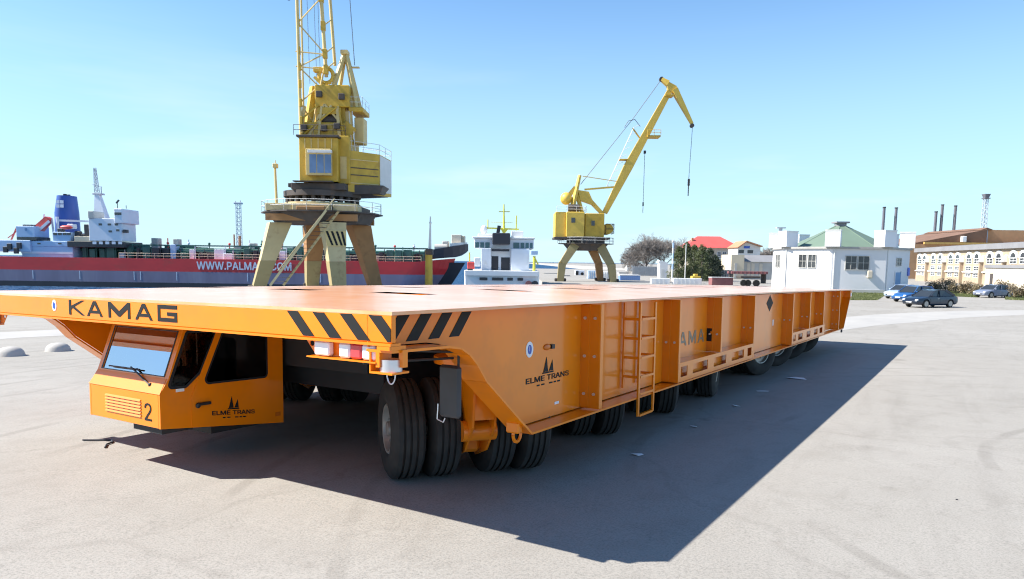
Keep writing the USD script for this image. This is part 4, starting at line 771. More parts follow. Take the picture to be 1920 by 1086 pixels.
part(jb, 'fly_jib', MB().hull([(X(1236), -0.5, Z(150)), (X(1255), -0.5, Z(160)), (X(1240), -0.5, Z(168)), (X(1262), -0.5, Z(180)), (X(1236), 0.5, Z(150)), (X(1255), 0.5, Z(160)), (X(1240), 0.5, Z(168)), (X(1262), 0.5, Z(180))]).beam((X(1252), 0, Z(166)), tip, 1.0, 1.5, 0.5, 0.5, up=(0, 1, 0)).beam(np.array([X(1240), 0, Z(155)]), tl, 0.9, 1.1, 0.6, 0.7, up=(0, 1, 0)), 'crane_bright')
part(jb, 'sheave', MB().tube(tip + [0, -0.35, -0.3], tip + [0, 0.35, -0.3], 0.34, n=14).tube(tl + [0, -0.3, 0], tl + [0, 0.3, 0], 0.4, n=12), 'dark_iron', smooth=40)
part(jb, 'gallery', MB().bbox(X(1204), X(1228), -1.2, 1.2, Z(257), Z(254), 0.03).bbox(X(1234), X(1250), -1.0, 1.0, Z(180), Z(177), 0.03).bbox(X(1155), X(1170), -0.8, 0.8, Z(300), Z(298), 0.03), 'crane_yellow')
part(jb, 'gallery_rail', railing(MB(), [(X(1204), -1.2, Z(254)), (X(1228), -1.2, Z(254))], 0.9, 0.04, 0.8).beam((X(1178), 0, Z(239)), (X(1192), 0, Z(258)), 0.35, 0.2), 'crane_yellow')
part(jb, 'strut', MB().beam((X(1088), -0.4, Z(331)), (X(1158), -0.4, Z(341)), 0.12).beam((X(1092), -0.4, Z(356)), (X(1152), -0.4, Z(350)), 0.28, 0.3), 'crane_bright')
ld = MB()
for s_ in (-0.3, 0.3): ld.tube((X(1133), s_, Z(350)), (X(1180), s_, Z(238)), 0.04, n=4)
for k in range(26): q = np.array([X(1133), 0, Z(350)]) * (1 - k / 26) + np.array([X(1180), 0, Z(238)]) * k / 26; ld.tube(q - [0, 0.3, 0], q + [0, 0.3, 0], 0.03, n=4)
for k in range(9): q = np.array([X(1133), 0, Z(350)]) * (1 - k / 8) + np.array([X(1180), 0, Z(238)]) * k / 8; ld.tube(q, q + [1.1, 0, 0.5], 0.04, n=4)
part(jb, 'ladder', ld, 'lattice_grey')
part(jb, 'stay_rope', MB().path([tl, (X(1178), 0, Z(222)), (X(1085), 0, Z(346))], 0.05, 4).path([(X(1163), 0, Z(238)), (X(1170), 0, Z(226)), (X(1182), 0, Z(223)), (X(1192), 0, Z(236))], 0.05, 4), 'rope')
part(jb, 'hoist_rope', MB().tube(tip + [0.1, 0, -0.6], (X(1285), 0, Z(333)), 0.04, n=4), 'rope')
part(jb, 'hook_block', MB().bbox(X(1283.5), X(1287), -0.2, 0.2, Z(346), Z(333), 0.05).tube((X(1285), 0, Z(346)), (X(1285), 0, Z(365)), 0.09, n=6), 'dark_iron')
part(jb, 'second_rope', MB().tube((X(1202), 0, Z(285)), (X(1202), 0, Z(398)), 0.04, n=4).bbox(X(1200), X(1204), -0.2, 0.2, Z(287), Z(281), 0.05).tube((X(1202), 0, Z(378)), (X(1202), 0, Z(385)), 0.13, n=6), 'rope')

# ------------------------------------------------------------------ tanker
F = Frame(400, 165, SEA); X = lambda px, dy=-8.0: F.x(px, dy); Z = lambda py, px=400, dy=-8.0: F.z(px, py, dy)
sh = thing('tanker_ship', 'long red tanker with slate lower hull and white web address, moored across the basin', 'ship', F.mat())
zdk, zrd, zwl = Z(485, 300), Z(509, 300), 0.25      # deck edge, lower edge of the red
x0, xb = X(-95), X(852)
BEAM = 17.0
def hullsec(x):      # half breadth at deck and at the waterline, sheer
    t = (x - x0) / (xb - x0); s = max(0.0, (t - 0.90) / 0.10); a = max(0.0, (0.06 - t) / 0.06)
    hb_ = BEAM / 2 * (1 - s ** 2.2) * (1 - 0.25 * a ** 2); hw = BEAM / 2 * max(0.0, 1 - (max(0.0, (t - 0.80) / 0.155)) ** 2.0) * (1 - 0.5 * a ** 2) if t < 0.955 else 0.02
    return hb_ + 0.02, min(hw, hb_) + 0.01, 1.0 * s ** 1.2
tt_ = np.concatenate([np.linspace(0, 0.84, 22), np.linspace(0.85, 1.0, 20)])
def band_hull(zf0, zf1, e0=816.0, e1=852.0, k=1.0, top=None, ts=0.925):
    """Hull between two heights; the stem rakes from pixel column e0 at the water to e1 at the deck."""
    top = top or zdk; rings = []
    for t in tt_:
        q = []
        for z in (zf0, (zf0 + zf1) / 2, zf1):
            f_ = np.clip(z / top, 0, 1); xe = X(e0, -3) + (X(e1, -3) - X(e0, -3)) * f_ ** 0.8; st = max(0.0, (t - ts) / (1 - ts))
            hb_ = k * BEAM / 2 * (1 - st ** (1.6 + 0.9 * f_)) * (1 - 0.25 * max(0.0, (0.05 - t) / 0.05) ** 2) + 0.05
            sheer = 0.9 * st if z >= zdk - 0.01 else 0.0
            q.append(np.array([x0 + t * (xe - x0), -hb_, z + sheer]))
        rings.append(np.array(q + [a * [1, -1, 1] for a in q[::-1]]))
    return MB().loft(rings)
part(sh, 'boot_band', band_hull(-0.6, 1.1), 'hull_black')
part(sh, 'lower_hull', band_hull(1.101, zrd), 'hull_slate')
part(sh, 'red_hull', band_hull(zrd + 0.002, zdk), 'hull_red')
part(sh, 'bow_hull', band_hull(-0.6, zdk - 0.05, 834, 871, 0.6, ts=0.84), 'hull_black')
# raised black forecastle with flared stem, standing a little farther out than the red side
XB = lambda px: F.x(px, -3.0); ZB = lambda py, px=840: F.z(px, py, -3.0)
fc_r = []
for px, w, py0, py1 in ((800, 7.2, 486, 470), (818, 6.9, 484, 468), (835, 6.2, 483, 465), (850, 5.0, 482, 462), (862, 3.4, 479, 460), (871, 1.6, 474, 458), (876, 0.2, 470, 457)):
    x = XB(px); fc_r.append(np.array([[x, -w * 0.93, ZB(py0, px)], [x, -w, ZB(py1, px)], [x, w, ZB(py1, px)], [x, w * 0.93, ZB(py0, px)]]))
part(sh, 'forecastle', MB().loft(fc_r), 'hull_black')
part(sh, 'bulwark', MB().loft([np.array([[XB(a), -w, ZB(p0, a) + 0.01], [XB(a), -w, ZB(p1, a)], [XB(a), w, ZB(p1, a)], [XB(a), w, ZB(p0, a) + 0.01]]) for a, w, p0, p1 in ((845, 5.2, 463, 457), (862, 3.3, 460, 455), (874, 0.5, 458, 454))]), 'grey_white')
fm = node(sh, 'bow_house')
part(fm, 'cabin', MB().bbox(XB(846), XB(864), -2.4, 2.4, ZB(462, 855), ZB(440, 855), 0.08), 'plaster'); part(fm, 'cabin', MB().bbox(XB(864) + 0.02, XB(870), -1.6, 1.6, ZB(459, 866), ZB(442, 866), 0.06), 'cream')
part(fm, 'winch', MB().tube((XB(815), -3, ZB(464, 815)), (XB(838), -3, ZB(464, 838)), 0.7, n=12).bbox(XB(828), XB(840), -2, 0.5, ZB(466, 834), ZB(452, 834), 0.1), 'plaster_grey', smooth=40)
part(sh, 'bow_anchor_mark', MB().box(XB(784), XB(791), -BEAM / 2 - 0.02, -BEAM / 2 + 0.6, ZB(509, 788), ZB(504, 788)), 'ship_white') if False else None
lt = letter('WWW.PALMALI.COM', X(548) - X(371), 1.75, 0.03); T = plane_xz(-BEAM / 2 - 0.065); T[0, 3] = X(371); T[2, 3] = (zrd + zdk) / 2 - 0.85
part(sh, 'lettering', MB().tm(lt, T), 'ship_white')
for px in (60, 148, 250, 262, 330, 463, 600, 700): part(sh, 'draught_mark', MB().box(X(px, -8.6), X(px, -8.6) + 0.14, -BEAM / 2 - 0.075, -BEAM / 2 - 0.055, 1.6, zrd - 0.1), 'ship_white')
# deck: railing line, pipes, manifolds
yd = -BEAM / 2 + 0.3
part(sh, 'deck_railing', railing(MB(), [(X(225), yd, zdk), (X(790), yd, zdk)], 1.1, 0.04, 1.9), 'cream')
for j, (yy, zz, r_) in enumerate(((-5.2, 2.1, 0.28), (-4.2, 2.5, 0.22), (-3.0, 1.9, 0.30), (-1.6, 2.6, 0.20), (0.5, 2.0, 0.3), (2.0, 2.4, 0.25))):
    part(sh, 'deck_pipe', MB().tube((X(140), yy, zdk + zz - 0.4), (X(800), yy, zdk + zz - 0.4), r_, n=8), ('pipe_green', 'pipe_green', 'dark_steel')[j % 3], smooth=40)
part(sh, 'pipe_gantry', MB().box(X(130), X(800), -5.5, -5.3, zdk + 2.75, zdk + 3.05), 'pipe_green')
r_ = np.random.default_rng(3)
for px in range(150, 800, 17):
    m = ('pipe_green', 'dark_steel', 'pipe_green', 'ship_white', 'pipe_green', 'dark_steel')[int(r_.integers(6))]
    w = r_.uniform(0.25, 1.1); h = r_.uniform(1.2, 2.7); y = r_.uniform(-6.8, -5.7)
    part(sh, 'deck_fitting', MB().bbox(X(px) - w, X(px) + w, y, y + r_.uniform(0.6, 1.4), zdk + 0.02, zdk + h, 0.05).tube((X(px) + w + 0.3, y, zdk), (X(px) + w + 0.3, y, zdk + h + 0.7), 0.09, n=6), m)
for px in range(160, 800, 11):
    w = r_.uniform(0.5, 1.3); h = r_.uniform(1.6, 3.1); y = r_.uniform(-4.6, -2.6)
    part(sh, 'deck_fitting', MB().bbox(X(px, y) - w, X(px, y) + w, y, y + 0.8, zdk + 0.02, zdk + h, 0.05), ('pipe_green', 'dark_steel', 'pipe_green', 'pipe_green', 'plaster_grey')[int(r_.integers(5))])
for px in range(300, 800, 36): part(sh, 'vent_post', MB().tube((X(px), -4.0 + (px % 5), zdk), (X(px), -4.0 + (px % 5), zdk + r_.uniform(3.0, 4.6)), 0.12, n=6).sphere((X(px), -4.0 + (px % 5), zdk + 3.4), 0.3, 1), ('ship_white', 'pipe_green', 'ship_red')[px // 36 % 3])
part(sh, 'hose_crane', MB().tube((X(425), 0, zdk), (X(425), 0, Z(440, 420)), 0.3, n=8).beam((X(378), -1, Z(471, 395)), (X(413), -1, Z(471, 395)), 1.6, 1.0).tube((X(414), 0, Z(470, 414)), (X(414), 0, Z(437, 414)), 0.18, n=6), 'brick_red')
for a, b, c, d in ((264, 276, 470, 445), (306, 315, 470, 447), (453, 463, 478, 455), (476, 484, 478, 450)): part(sh, 'deck_house', MB().bbox(X(a), X(b), -3, -1, Z(c, a), Z(d, a), 0.06), 'plaster_grey')
part(sh, 'deck_house', MB().bbox(X(312), X(322), -6, -4, zdk, Z(458, 316), 0.06), 'ship_blue_grey')
# aft: accommodation, bridge, funnel, masts
ac = node(sh, 'accommodation')
part(ac, 'block', MB().bbox(X(170), X(231), -8.0, -2.0, Z(452, 210), Z(410, 210), 0.08), 'ship_white')
part(ac, 'bridge_wing', MB().bbox(X(221), X(236), -8.6, -1.5, Z(419, 242), Z(392, 242), 0.10), 'ship_white')
part(ac, 'wing_house', MB().bbox(X(171), X(181), -8.3, -4, Z(410, 175), Z(396, 175), 0.08), 'plaster_grey')
part(ac, 'bridge_window', MB().box(X(222), X(235), -8.66, -8.605, Z(404, 242), Z(399, 242)), 'pane_dark')
part(ac, 'dome', MB().sphere((X(214), -3, Z(409, 214)), 1.4, 2, (1, 1, 0.75)), 'bright_white', smooth=True)
for px, py in ((192, 421), (209, 421), (222, 421), (210, 434), (224, 432)): part(ac, 'porthole', MB().box(X(px) - 0.35, X(px) + 0.35, -8.06, -8.002, Z(py, px) - 0.22, Z(py, px) + 0.22), 'pane_dark')
part(ac, 'lifebuoy_box', MB().bbox(X(233), X(240), -8.0, -7.0, Z(437, 252), Z(431, 252), 0.05), 'dark_steel')
XF = lambda px: F.x(px, -1.0); ZF = lambda py, px=130: F.z(px, py, -1.0)
mp_ = part(ac, 'mast_foot', MB().hull([(XF(180), -1, ZF(410, 190)), (XF(202), -1, ZF(410, 190)), (XF(180), 1, ZF(410, 190)), (XF(202), 1, ZF(410, 190)), (XF(182), -0.6, ZF(364, 186)), (XF(189), -0.6, ZF(364, 186)), (XF(182), 0.6, ZF(364, 186)), (XF(189), 0.6, ZF(364, 186))]), 'ship_white')
part(mp_, 'mast', lattice(MB(), (XF(184), 0, ZF(364, 184)), (XF(182), 0, ZF(314, 184)), 0.8, 0.35, 7, 0.07).bbox(XF(178), XF(195), -0.8, 0.8, ZF(365, 186), ZF(362, 186), 0.05).tube((XF(176), 0, ZF(345, 184)), (XF(194), 0, ZF(350, 184)), 0.06).tube((XF(192), 0, ZF(362, 190)), (XF(192), 0, ZF(350, 190)), 0.12), 'lattice_grey')
part(mp_, 'radar', MB().tube((XF(230), -2, ZF(392, 230)), (XF(230), -2, ZF(378, 230)), 0.08).beam((XF(228), -2, ZF(382, 230)), (XF(233), -2, ZF(376, 230)), 0.3).tube((XF(246), -2, ZF(392, 246)), (XF(246), -2, ZF(386, 246)), 0.07), 'dark_steel')
# lower tiers
part(ac, 'tier', MB().bbox(X(128), X(234), -8.0, 0.0, Z(464, 190), Z(453, 190) - 0.02, 0.06), 'dark_steel')
part(ac, 'tier', MB().bbox(X(140), X(190), -7.6, 0.0, Z(453, 170) - 0.01, Z(443, 160), 0.05), 'cream')
for a in range(176, 226, 12): part(ac, 'tier_window', MB().box(X(a), X(a + 7), -8.06, -8.002, Z(458, a), Z(453, a)), 'ship_white')
XF = lambda px: F.x(px, -1.0); ZF = lambda py, px=130: F.z(px, py, -1.0)
fn = node(sh, 'funnel')
t = np.arange(20) * 2 * math.pi / 20
el_ = lambda cx, a, b, z: np.stack([cx + a * np.cos(t), b * np.sin(t) - 1.0, np.full(20, z)], 1)
part(fn, 'casing', MB().loft([el_(XF(131), 2.3, 3.0, ZF(446, 131)), el_(XF(131), 2.2, 2.9, ZF(400, 131)), el_(XF(132.5), 1.75, 2.4, ZF(368, 132))]), 'funnel_blue', smooth=40)
part(fn, 'exhaust', MB().tube((XF(129), -1, ZF(368, 130)), (XF(129), -1, ZF(364, 130)), 0.4).tube((XF(136), -1, ZF(368, 130)), (XF(136), -1, ZF(365, 130)), 0.35), 'dark_steel')
em = MB(); cx, cz, e = XF(133.5), ZF(384.5, 133), 0.8; yf = -3.98
for sx_ in (-1, 1):
    for sz_ in (-1, 1): em.box(cx + (0.08 if sx_ > 0 else -e), cx + (e if sx_ > 0 else -0.08), yf, yf + 0.1, cz + (0.08 if sz_ > 0 else -e), cz + (e if sz_ > 0 else -0.08))
part(fn, 'emblem', em, 'ship_white')
bl = 'ship_blue_grey'
af = node(sh, 'aft_deck_houses')
part(af, 'house', MB().bbox(X(40), X(136), -7.6, 3, Z(484, 90), Z(462, 90), 0.08), bl); part(af, 'house', MB().bbox(X(52), X(128), -7.7, 2, Z(462, 90) + 0.01, Z(452, 90), 0.08), bl)
part(af, 'house', MB().bbox(X(99), X(132), -7.5, 2, Z(452, 110) + 0.01, Z(435, 110), 0.08), bl); part(af, 'rail_band', MB().box(X(40), X(136), -7.75, -7.702, Z(476, 90), Z(472, 90)), 'ship_white')
for px in (104, 113, 122, 130): part(af, 'window', MB().box(X(px) - 0.4, X(px) + 0.4, -7.57, -7.502, Z(441, px), Z(436.5, px)), 'pane_dark')
for px in (74, 113): part(af, 'window', MB().box(X(px) - 0.35, X(px) + 0.35, -7.77, -7.702, Z(458, px), Z(455.5, px)), 'pane_dark')
lb_ = node(sh, 'free_fall_lifeboat'); 
part(lb_, 'hull', MB().hull([(X(a) , y, Z(b, 75)) for a, b in ((57, 438), (62, 420), (80, 405), (86, 408), (82, 418), (62, 440)) for y in (-6.2, -4.6)]), 'ship_red', smooth=30)
part(lb_, 'davit', MB().beam((X(55), -6.4, Z(442, 60)), (X(88), -6.4, Z(414, 80)), 0.25, 0.5).beam((X(60), -5, Z(446, 60)), (X(72), -5, Z(400, 72)), 0.2).beam((X(88), -5, Z(450, 80)), (X(86), -5, Z(408, 80)), 0.3), 'ship_white')
part(sh, 'aft_mast', MB().tube((X(85), -2, Z(450, 85)), (X(83), -2, Z(362, 85)), 0.2, 0.08, n=8), 'ship_white')
part(sh, 'provision_crane', MB().beam((X(96), -5, Z(412, 96)), (X(170), -5, Z(414, 150)), 0.4, 0.4).tube((X(96), -5, Z(450, 96)), (X(96), -5, Z(405, 96)), 0.3).bbox(X(116), X(128), -5.5, -4, Z(428, 122), Z(419, 122), 0.1), 'ship_white')
part(sh, 'rescue_boat', MB().sphere((X(122), -6.8, Z(426, 122)), 0.9, 2, (1.5, 0.7, 0.5)), 'ship_red', smooth=True)
for px, w, h0, h1 in ((140, 0.6, 450, 433), (150, 0.5, 452, 438), (160, 0.8, 452, 420), (108, 0.6, 435, 428)): part(af, 'fitting', MB().bbox(X(px) - w, X(px) + w, -6.5, -5.5, Z(h0, px), Z(h1, px), 0.1), 'dark_steel')
tg = node(sh, 'poop_house')
X2 = lambda px: F.x(px, -10.0); Z2 = lambda py: F.z(40, py, -10.0)
part(tg, 'wheelhouse', MB().bbox(X2(22), X2(57), -8.0, -3.0, Z2(444), Z2(423), 0.08), bl)
part(tg, 'star_mark', MB().box(X2(39), X2(43), -8.06, -8.002, Z2(432), Z2(427)), 'door_blue')
for px in (25, 32, 38, 46, 56): part(tg, 'roof_light', MB().bbox(X2(px) - 0.2, X2(px) + 0.2, -6, -5, Z2(423), Z2(419.5), 0.04), 'dark_steel')
part(tg, 'window_band', MB().box(X2(22), X2(59), -7.9, -3.1, Z2(450), Z2(444) - 0.01), 'pane_dark')
part(tg, 'deckhouse', MB().bbox(X2(-20), X2(48), -8.1, -2.0, Z2(472), Z2(450) - 0.01, 0.08), bl)
for px, py in ((10, 462), (2, 468), (28, 460), (22, 470)): part(tg, 'deck_gear', MB().bbox(X2(px) - 0.4, X2(px) + 0.5, -8.6, -8.12, Z2(py + 6), Z2(py - 5), 0.05), 'dark_steel')
part(tg, 'boom', MB().beam((X2(6), -7, Z2(450)), (X2(18), -7, Z2(426)), 0.25).beam((X2(0), -7, Z2(446)), (X2(22), -7, Z2(430)), 0.15), 'ship_red')

# ------------------------------------------------------------------ white workboat seen end on
F = Frame(942, 108, SEA); X = lambda px, dy=0: F.x(px, dy); Z = lambda py: F.z(942, py)
wv = thing('workboat', 'white workboat with teal bridge windows and black funnel, moored beside the far crane', 'boat', F.mat())
part(wv, 'hull', MB().loft([np.array([[X(877) * k, y, -0.3], [X(875) * k, y, Z(507)], [X(1009) * k, y, Z(507)], [X(1007) * k, y, -0.3]]) for y, k in ((-6, 0.97), (-5.5, 1.0), (12, 1.0), (20, 0.5))]), 'bright_white')
part(wv, 'stern_rail', MB().bbox(X(877), X(1006), -6.3, -6.02, Z(516), Z(507), 0.03), 'bright_white')
for a, b in ((903, 917), (925, 945), (952, 962), (970, 980)): part(wv, 'freeing_port', MB().box(X(a), X(b), -6.36, -6.302, Z(524), Z(519)), 'dark_steel')
for a in (990, 1001): part(wv, 'fender', MB().tube((X(a), -6.75, Z(530)), (X(a), -6.35, Z(530)), 0.5, n=14), 'hull_black' if a > 995 else 'container_red', smooth=40)
part(wv, 'deckhouse', MB().bbox(X(904), X(922), -3.8, 10, Z(507), Z(467), 0.05).bbox(X(958), X(991), -3.8, 10, Z(507), Z(467), 0.05).bbox(X(922) + 0.01, X(958) - 0.01, -2.8, 10, Z(507), Z(467), 0.02), 'ship_white')
for a, b, c, d in ((923, 935, 506, 481), (940, 956, 506, 483)): part(wv, 'doorway', MB().box(X(a), X(b), -2.86, -2.802, Z(c), Z(d)), 'hull_black')
part(wv, 'bridge', MB().bbox(X(891), X(999), -3.2, 6, Z(467) + 0.01, Z(449), 0.08), 'ship_white')
for a, b in ((893, 900), (902, 909), (911, 919), (962, 973), (975, 982), (984, 990), (992, 997)): part(wv, 'bridge_window', MB().box(X(a), X(b), -3.27, -3.202, Z(466), Z(456)), 'pane_teal')
part(wv, 'bridge_roof', MB().bbox(X(888), X(1001), -3.6, 6.4, Z(449) + 0.01, Z(446), 0.04).bbox(X(897), X(930), -2, 5, Z(446) + 0.01, Z(440), 0.05).bbox(X(958), X(980), -2, 5, Z(446) + 0.01, Z(434), 0.05), 'bright_white')
part(wv, 'black_band', MB().box(X(923), X(955), -3.9, -3.3, Z(472), Z(468)), 'hull_black')
fu = part(wv, 'funnel', MB().bbox(X(924), X(956), -4.2, -1.0, Z(460), Z(439), 0.1).beam((X(933), -2.5, Z(442)), (X(936), -2.5, Z(425)), 0.5), 'hull_black')
part(wv, 'radar_dome', MB().sphere((X(907), 0, Z(432)), 0.55, 2, (0.9, 0.9, 1.3)), 'bright_white', smooth=True)
part(wv, 'mast', MB().tube((X(944), 0, Z(440)), (X(943.5), 0, Z(383)), 0.2, 0.09, n=8).beam((X(934), 0, Z(397)), (X(955), 0, Z(397)), 0.12).beam((X(911), 0, Z(428)), (X(972), 0, Z(430)), 0.22).tube((X(914), 0, Z(430)), (X(914), 0, Z(412)), 0.08).tube((X(967), 0, Z(432)), (X(967), 0, Z(404)), 0.09).tube((X(920), 0, Z(417)), (X(960), 0, Z(417)), 0.03).hull([(X(938), -0.4, Z(430)), (X(952), -0.4, Z(430)), (X(944), -0.4, Z(440)), (X(938), 0.4, Z(430)), (X(952), 0.4, Z(430)), (X(944), 0.4, Z(440))]), 'mast_yellow')
part(wv, 'deck_crane', MB().tube((X(1000), -4, Z(507)), (X(1000), -4, Z(480)), 0.2).beam((X(1000), -4, Z(482)), (X(1007), -4, Z(495)), 0.2), 'mast_yellow')
part(wv, 'deck_post', MB().tube((X(884), -4, Z(507)), (X(883), -4, Z(475)), 0.1), 'mast_yellow')
for a, b, c, d, m in ((880, 893, 505, 492, 'ship_red'), (892, 903, 500, 484, 'bright_white'), (993, 1006, 478, 470, 'ship_blue_grey'), (880, 890, 507, 503, 'dark_steel')): part(wv, 'deck_gear', MB().bbox(X(a), X(b), -5, -3.9, Z(c), Z(d), 0.08), m)

# ------------------------------------------------------------------ masts and poles
def simple_frame(px, d, z0=LEVEL):
    G_ = Frame(px, d, z0); return G_, (lambda q, dy=0: G_.x(q, dy)), (lambda py: G_.z(px, py))
G_, X, Z = simple_frame(450, 420)
lm = thing('light_mast', 'tall pale lattice light mast on the horizon beyond the tanker', 'mast', G_.mat())
part(lm, 'lattice', lattice(MB(), (0, 0, 0), (0, 0, Z(383)), 2.6, 2.2, 14, 0.16), 'lattice_grey'); part(lm, 'lamp_frame', MB().bbox(X(443), X(457), -1.5, 1.5, Z(383), Z(380), 0.1).tube((X(445), 0, Z(380)), (X(445), 0, Z(377)), 0.3).tube((X(454), 0, Z(380)), (X(454), 0, Z(376)), 0.3), 'lattice_grey')
G_, X, Z = simple_frame(1838, 330)
lm = thing('lattice_tower', 'slim lattice radio tower on the skyline above the brick hall', 'tower', G_.mat())
part(lm, 'lattice', lattice(MB(), (0, 0, 0), (0, 0, Z(373)), 2.2, 1.4, 16, 0.14), 'lattice_grey'); part(lm, 'platform', MB().bbox(-1.3, 1.3, -1.3, 1.3, Z(373), Z(371), 0.1).hull([(-0.8, -0.8, Z(371)), (0.8, -0.8, Z(371)), (0.8, 0.8, Z(371)), (-0.8, 0.8, Z(371)), (-1.3, -1.3, Z(364)), (1.3, -1.3, Z(364)), (1.3, 1.3, Z(364)), (-1.3, 1.3, Z(364))]), 'stack_steel')
G_, X, Z = simple_frame(804, 76)
po = thing('yellow_post', 'thick rusty yellow quay post with a thin white mast, right of the near crane', 'post', G_.mat())
part(po, 'pipe', MB().tube((0, 0, 0), (0, 0, Z(467)), 0.42, 0.36, n=14), 'crane_yellow', smooth=40); part(po, 'cap_frame', MB().bbox(X(799), X(812), -0.5, 0.5, Z(478), Z(467), 0.05), 'dark_iron'); part(po, 'mast', MB().tube((X(806), 0, Z(467)), (X(807), 0, Z(406)), 0.16, 0.06, n=6).sphere((X(807), 0, Z(418)), 0.14, 1), 'grey_white')
for px, dpx, top, lab in ((1650.5, 200, 390, 'dark steel chimney, left one of the pair above the white house'), (1673, 200, 391, 'dark steel chimney, right one of the pair above the white house'), (1747.5, 240, 398, 'shortest of the three thin chimneys left of the brown roof'), (1758.5, 240, 385, 'middle and tallest of the three thin chimneys left of the brown roof'), (1783, 240, 387, 'rightmost of the three thin chimneys, near the roof slope')):
    G_, X, Z = simple_frame(px, dpx); w = 0.36 * dpx / 200
    ch = thing('chimney', lab, 'chimney', G_.mat(), group='steel chimneys on the skyline')
    part(ch, 'pipe', MB().tube((0, 0, 0), (0, 0, Z(top)), w * 1.1, w, n=12), 'stack_steel', smooth=40); part(ch, 'rim', MB().tube((0, 0, Z(top) - 0.02), (0, 0, Z(top) + 0.3), w * 1.2, n=12), 'dark_steel', smooth=40)

# ------------------------------------------------------------------ octagonal white house
F = Frame(1571, 96); X = lambda px, dy=0: F.x(px, dy); Z = lambda py, px=1571, dy=0: F.z(px, py, dy)
oh = thing('octagonal_house', 'white octagonal house with corner turrets and green pyramid roof behind the parked cars', 'house', F.mat())
RO = 8.25; zc = Z(466, 1560, -8.3)
ang = [math.atan2(-F.d, -F.r0) + math.radians(-5 + 45 * k) for k in range(8)]
V = [np.array([RO * math.cos(a), RO * math.sin(a)]) for a in ang]
for k in range(8):
    a, b = V[k], V[(k + 1) % 8]; d = _n(b - a); nrm = np.array([d[1], -d[0]]); Lw = np.linalg.norm(b - a)
    Mw = Gf.Matrix4d(*d, 0, 0, *(-nrm), 0, 0, 0, 0, 1, 0, *a, 0, 1)
    wall = node(oh, 'wall', Mw)
    part(wall, 'plaster', MB().corners([[0, 0, 0], [Lw, 0, 0], [Lw - 0.12, 0.3, 0], [0.12, 0.3, 0], [0, 0, zc], [Lw, 0, zc], [Lw - 0.12, 0.3, zc], [0.12, 0.3, zc]]), 'white_wall')
    part(wall, 'cornice', MB().corners([[-0.1, -0.25, zc + 0.002], [Lw + 0.1, -0.25, zc + 0.002], [Lw - 0.15, 0.4, zc + 0.002], [0.15, 0.4, zc + 0.002], [-0.1, -0.25, zc + 0.25], [Lw + 0.1, -0.25, zc + 0.25], [Lw - 0.15, 0.4, zc + 0.25], [0.15, 0.4, zc + 0.25]]), 'coping_grey')
    zw0, zw1 = Z(503.5, 1560, -8.3), Z(476.5, 1560, -8.3)
    if k in (7, 0, 6, 5):
        for u in ((0.40, 0.60) if k != 0 else (0.355, 0.585)):
            uc = u * Lw; w = 0.55 if k != 0 else 0.68
            window(wall, 'window', uc - w, uc + w, 0, zw0 if k else zw0 - 0.15, zw1 if k else zw1 - 0.15, 'pane_dark', 'plaster_grey', 1, 2)
    if k == 1:
        window(wall, 'window', Lw * 0.42, Lw * 0.42 + 1.3, 0, Z(499, 1680, -4), Z(484, 1680, -4), 'pane_dark', 'plaster_grey', 1, 2)
        dr = part(wall, 'door', MB().box(Lw * 0.40, Lw * 0.40 + 1.5, -0.06, -0.002, 0.25, 2.6), 'door_blue'); part(dr, 'frame', MB().box(Lw * 0.40 - 0.12, Lw * 0.40 - 0.005, -0.09, -0.002, 0.25, 2.75).box(Lw * 0.40 + 1.505, Lw * 0.40 + 1.62, -0.09, -0.002, 0.25, 2.75), 'white_wall')
        part(wall, 'house_sign', MB().box(Lw * 0.93, Lw * 0.93 + 0.5, -0.12, -0.01, 2.2, 3.2), 'blue_print')
    if k == 0: part(wall, 'wall_lamp', MB().bbox(Lw * 0.66, Lw * 0.66 + 0.6, -0.3, -0.003, 1.9, 2.8, 0.08), 'plaster')
    if k in (7, 0, 1): part(wall, 'downpipe', MB().tube((0.25, -0.08, 0.1), (0.25, -0.08, zc), 0.06, n=8), 'grey_white')
    part(wall, 'plinth', MB().box(0, Lw, -0.06, -0.004, 0, 0.45), 'plaster_grey')
    # turret on the corner
    c = a * 0.955; an = ang[k]
    q = np.array([[-1.15, -1.15], [1.15, -1.15], [1.15, 1.15], [-1.15, 1.15]]); ca, sa = math.cos(an), math.sin(an); q = np.stack([q[:, 0] * ca - q[:, 1] * sa, q[:, 0] * sa + q[:, 1] * ca], 1) * 0.74 + c
    tr_ = part(oh, 'turret', MB().corners([[*e, zc + 0.253] for e in q] + [[*e, zc + 2.15] for e in q]), 'white_wall')
    q2 = (q - c) * 1.06 + c; part(tr_, 'turret_cap', MB().corners([[*e, zc + 2.152] for e in q2] + [[*e, zc + 2.27] for e in q2]), 'grey_white')
R2 = RO * 0.80; zr0 = zc + 0.15; zap = Z(424)
rf_ = MB(); ring = [np.array([R2 * math.cos(a), R2 * math.sin(a), zr0]) for a in ang]
for k in range(8):
    a, b = ring[k], ring[(k + 1) % 8]; ta, tb = a * 0.1, b * 0.1; ta[2] = tb[2] = zap
    o = np.array([0, 0, -0.1]); part(oh, 'roof_facet', MB().corners([a + o, b + o, tb + o, ta + o, a, b, tb, ta]), 'roof_green')
    part(oh, 'roof_seam', MB().tube(a, ta, 0.06, n=5), 'roof_green')
part(oh, 'roof_lantern', octa(0.75, 0.75, zap - 0.3, zap + 0.35, 8).box(-0.85, 0.85, -0.85, 0.85, zap + 0.352, zap + 0.55), 'roof_grey')
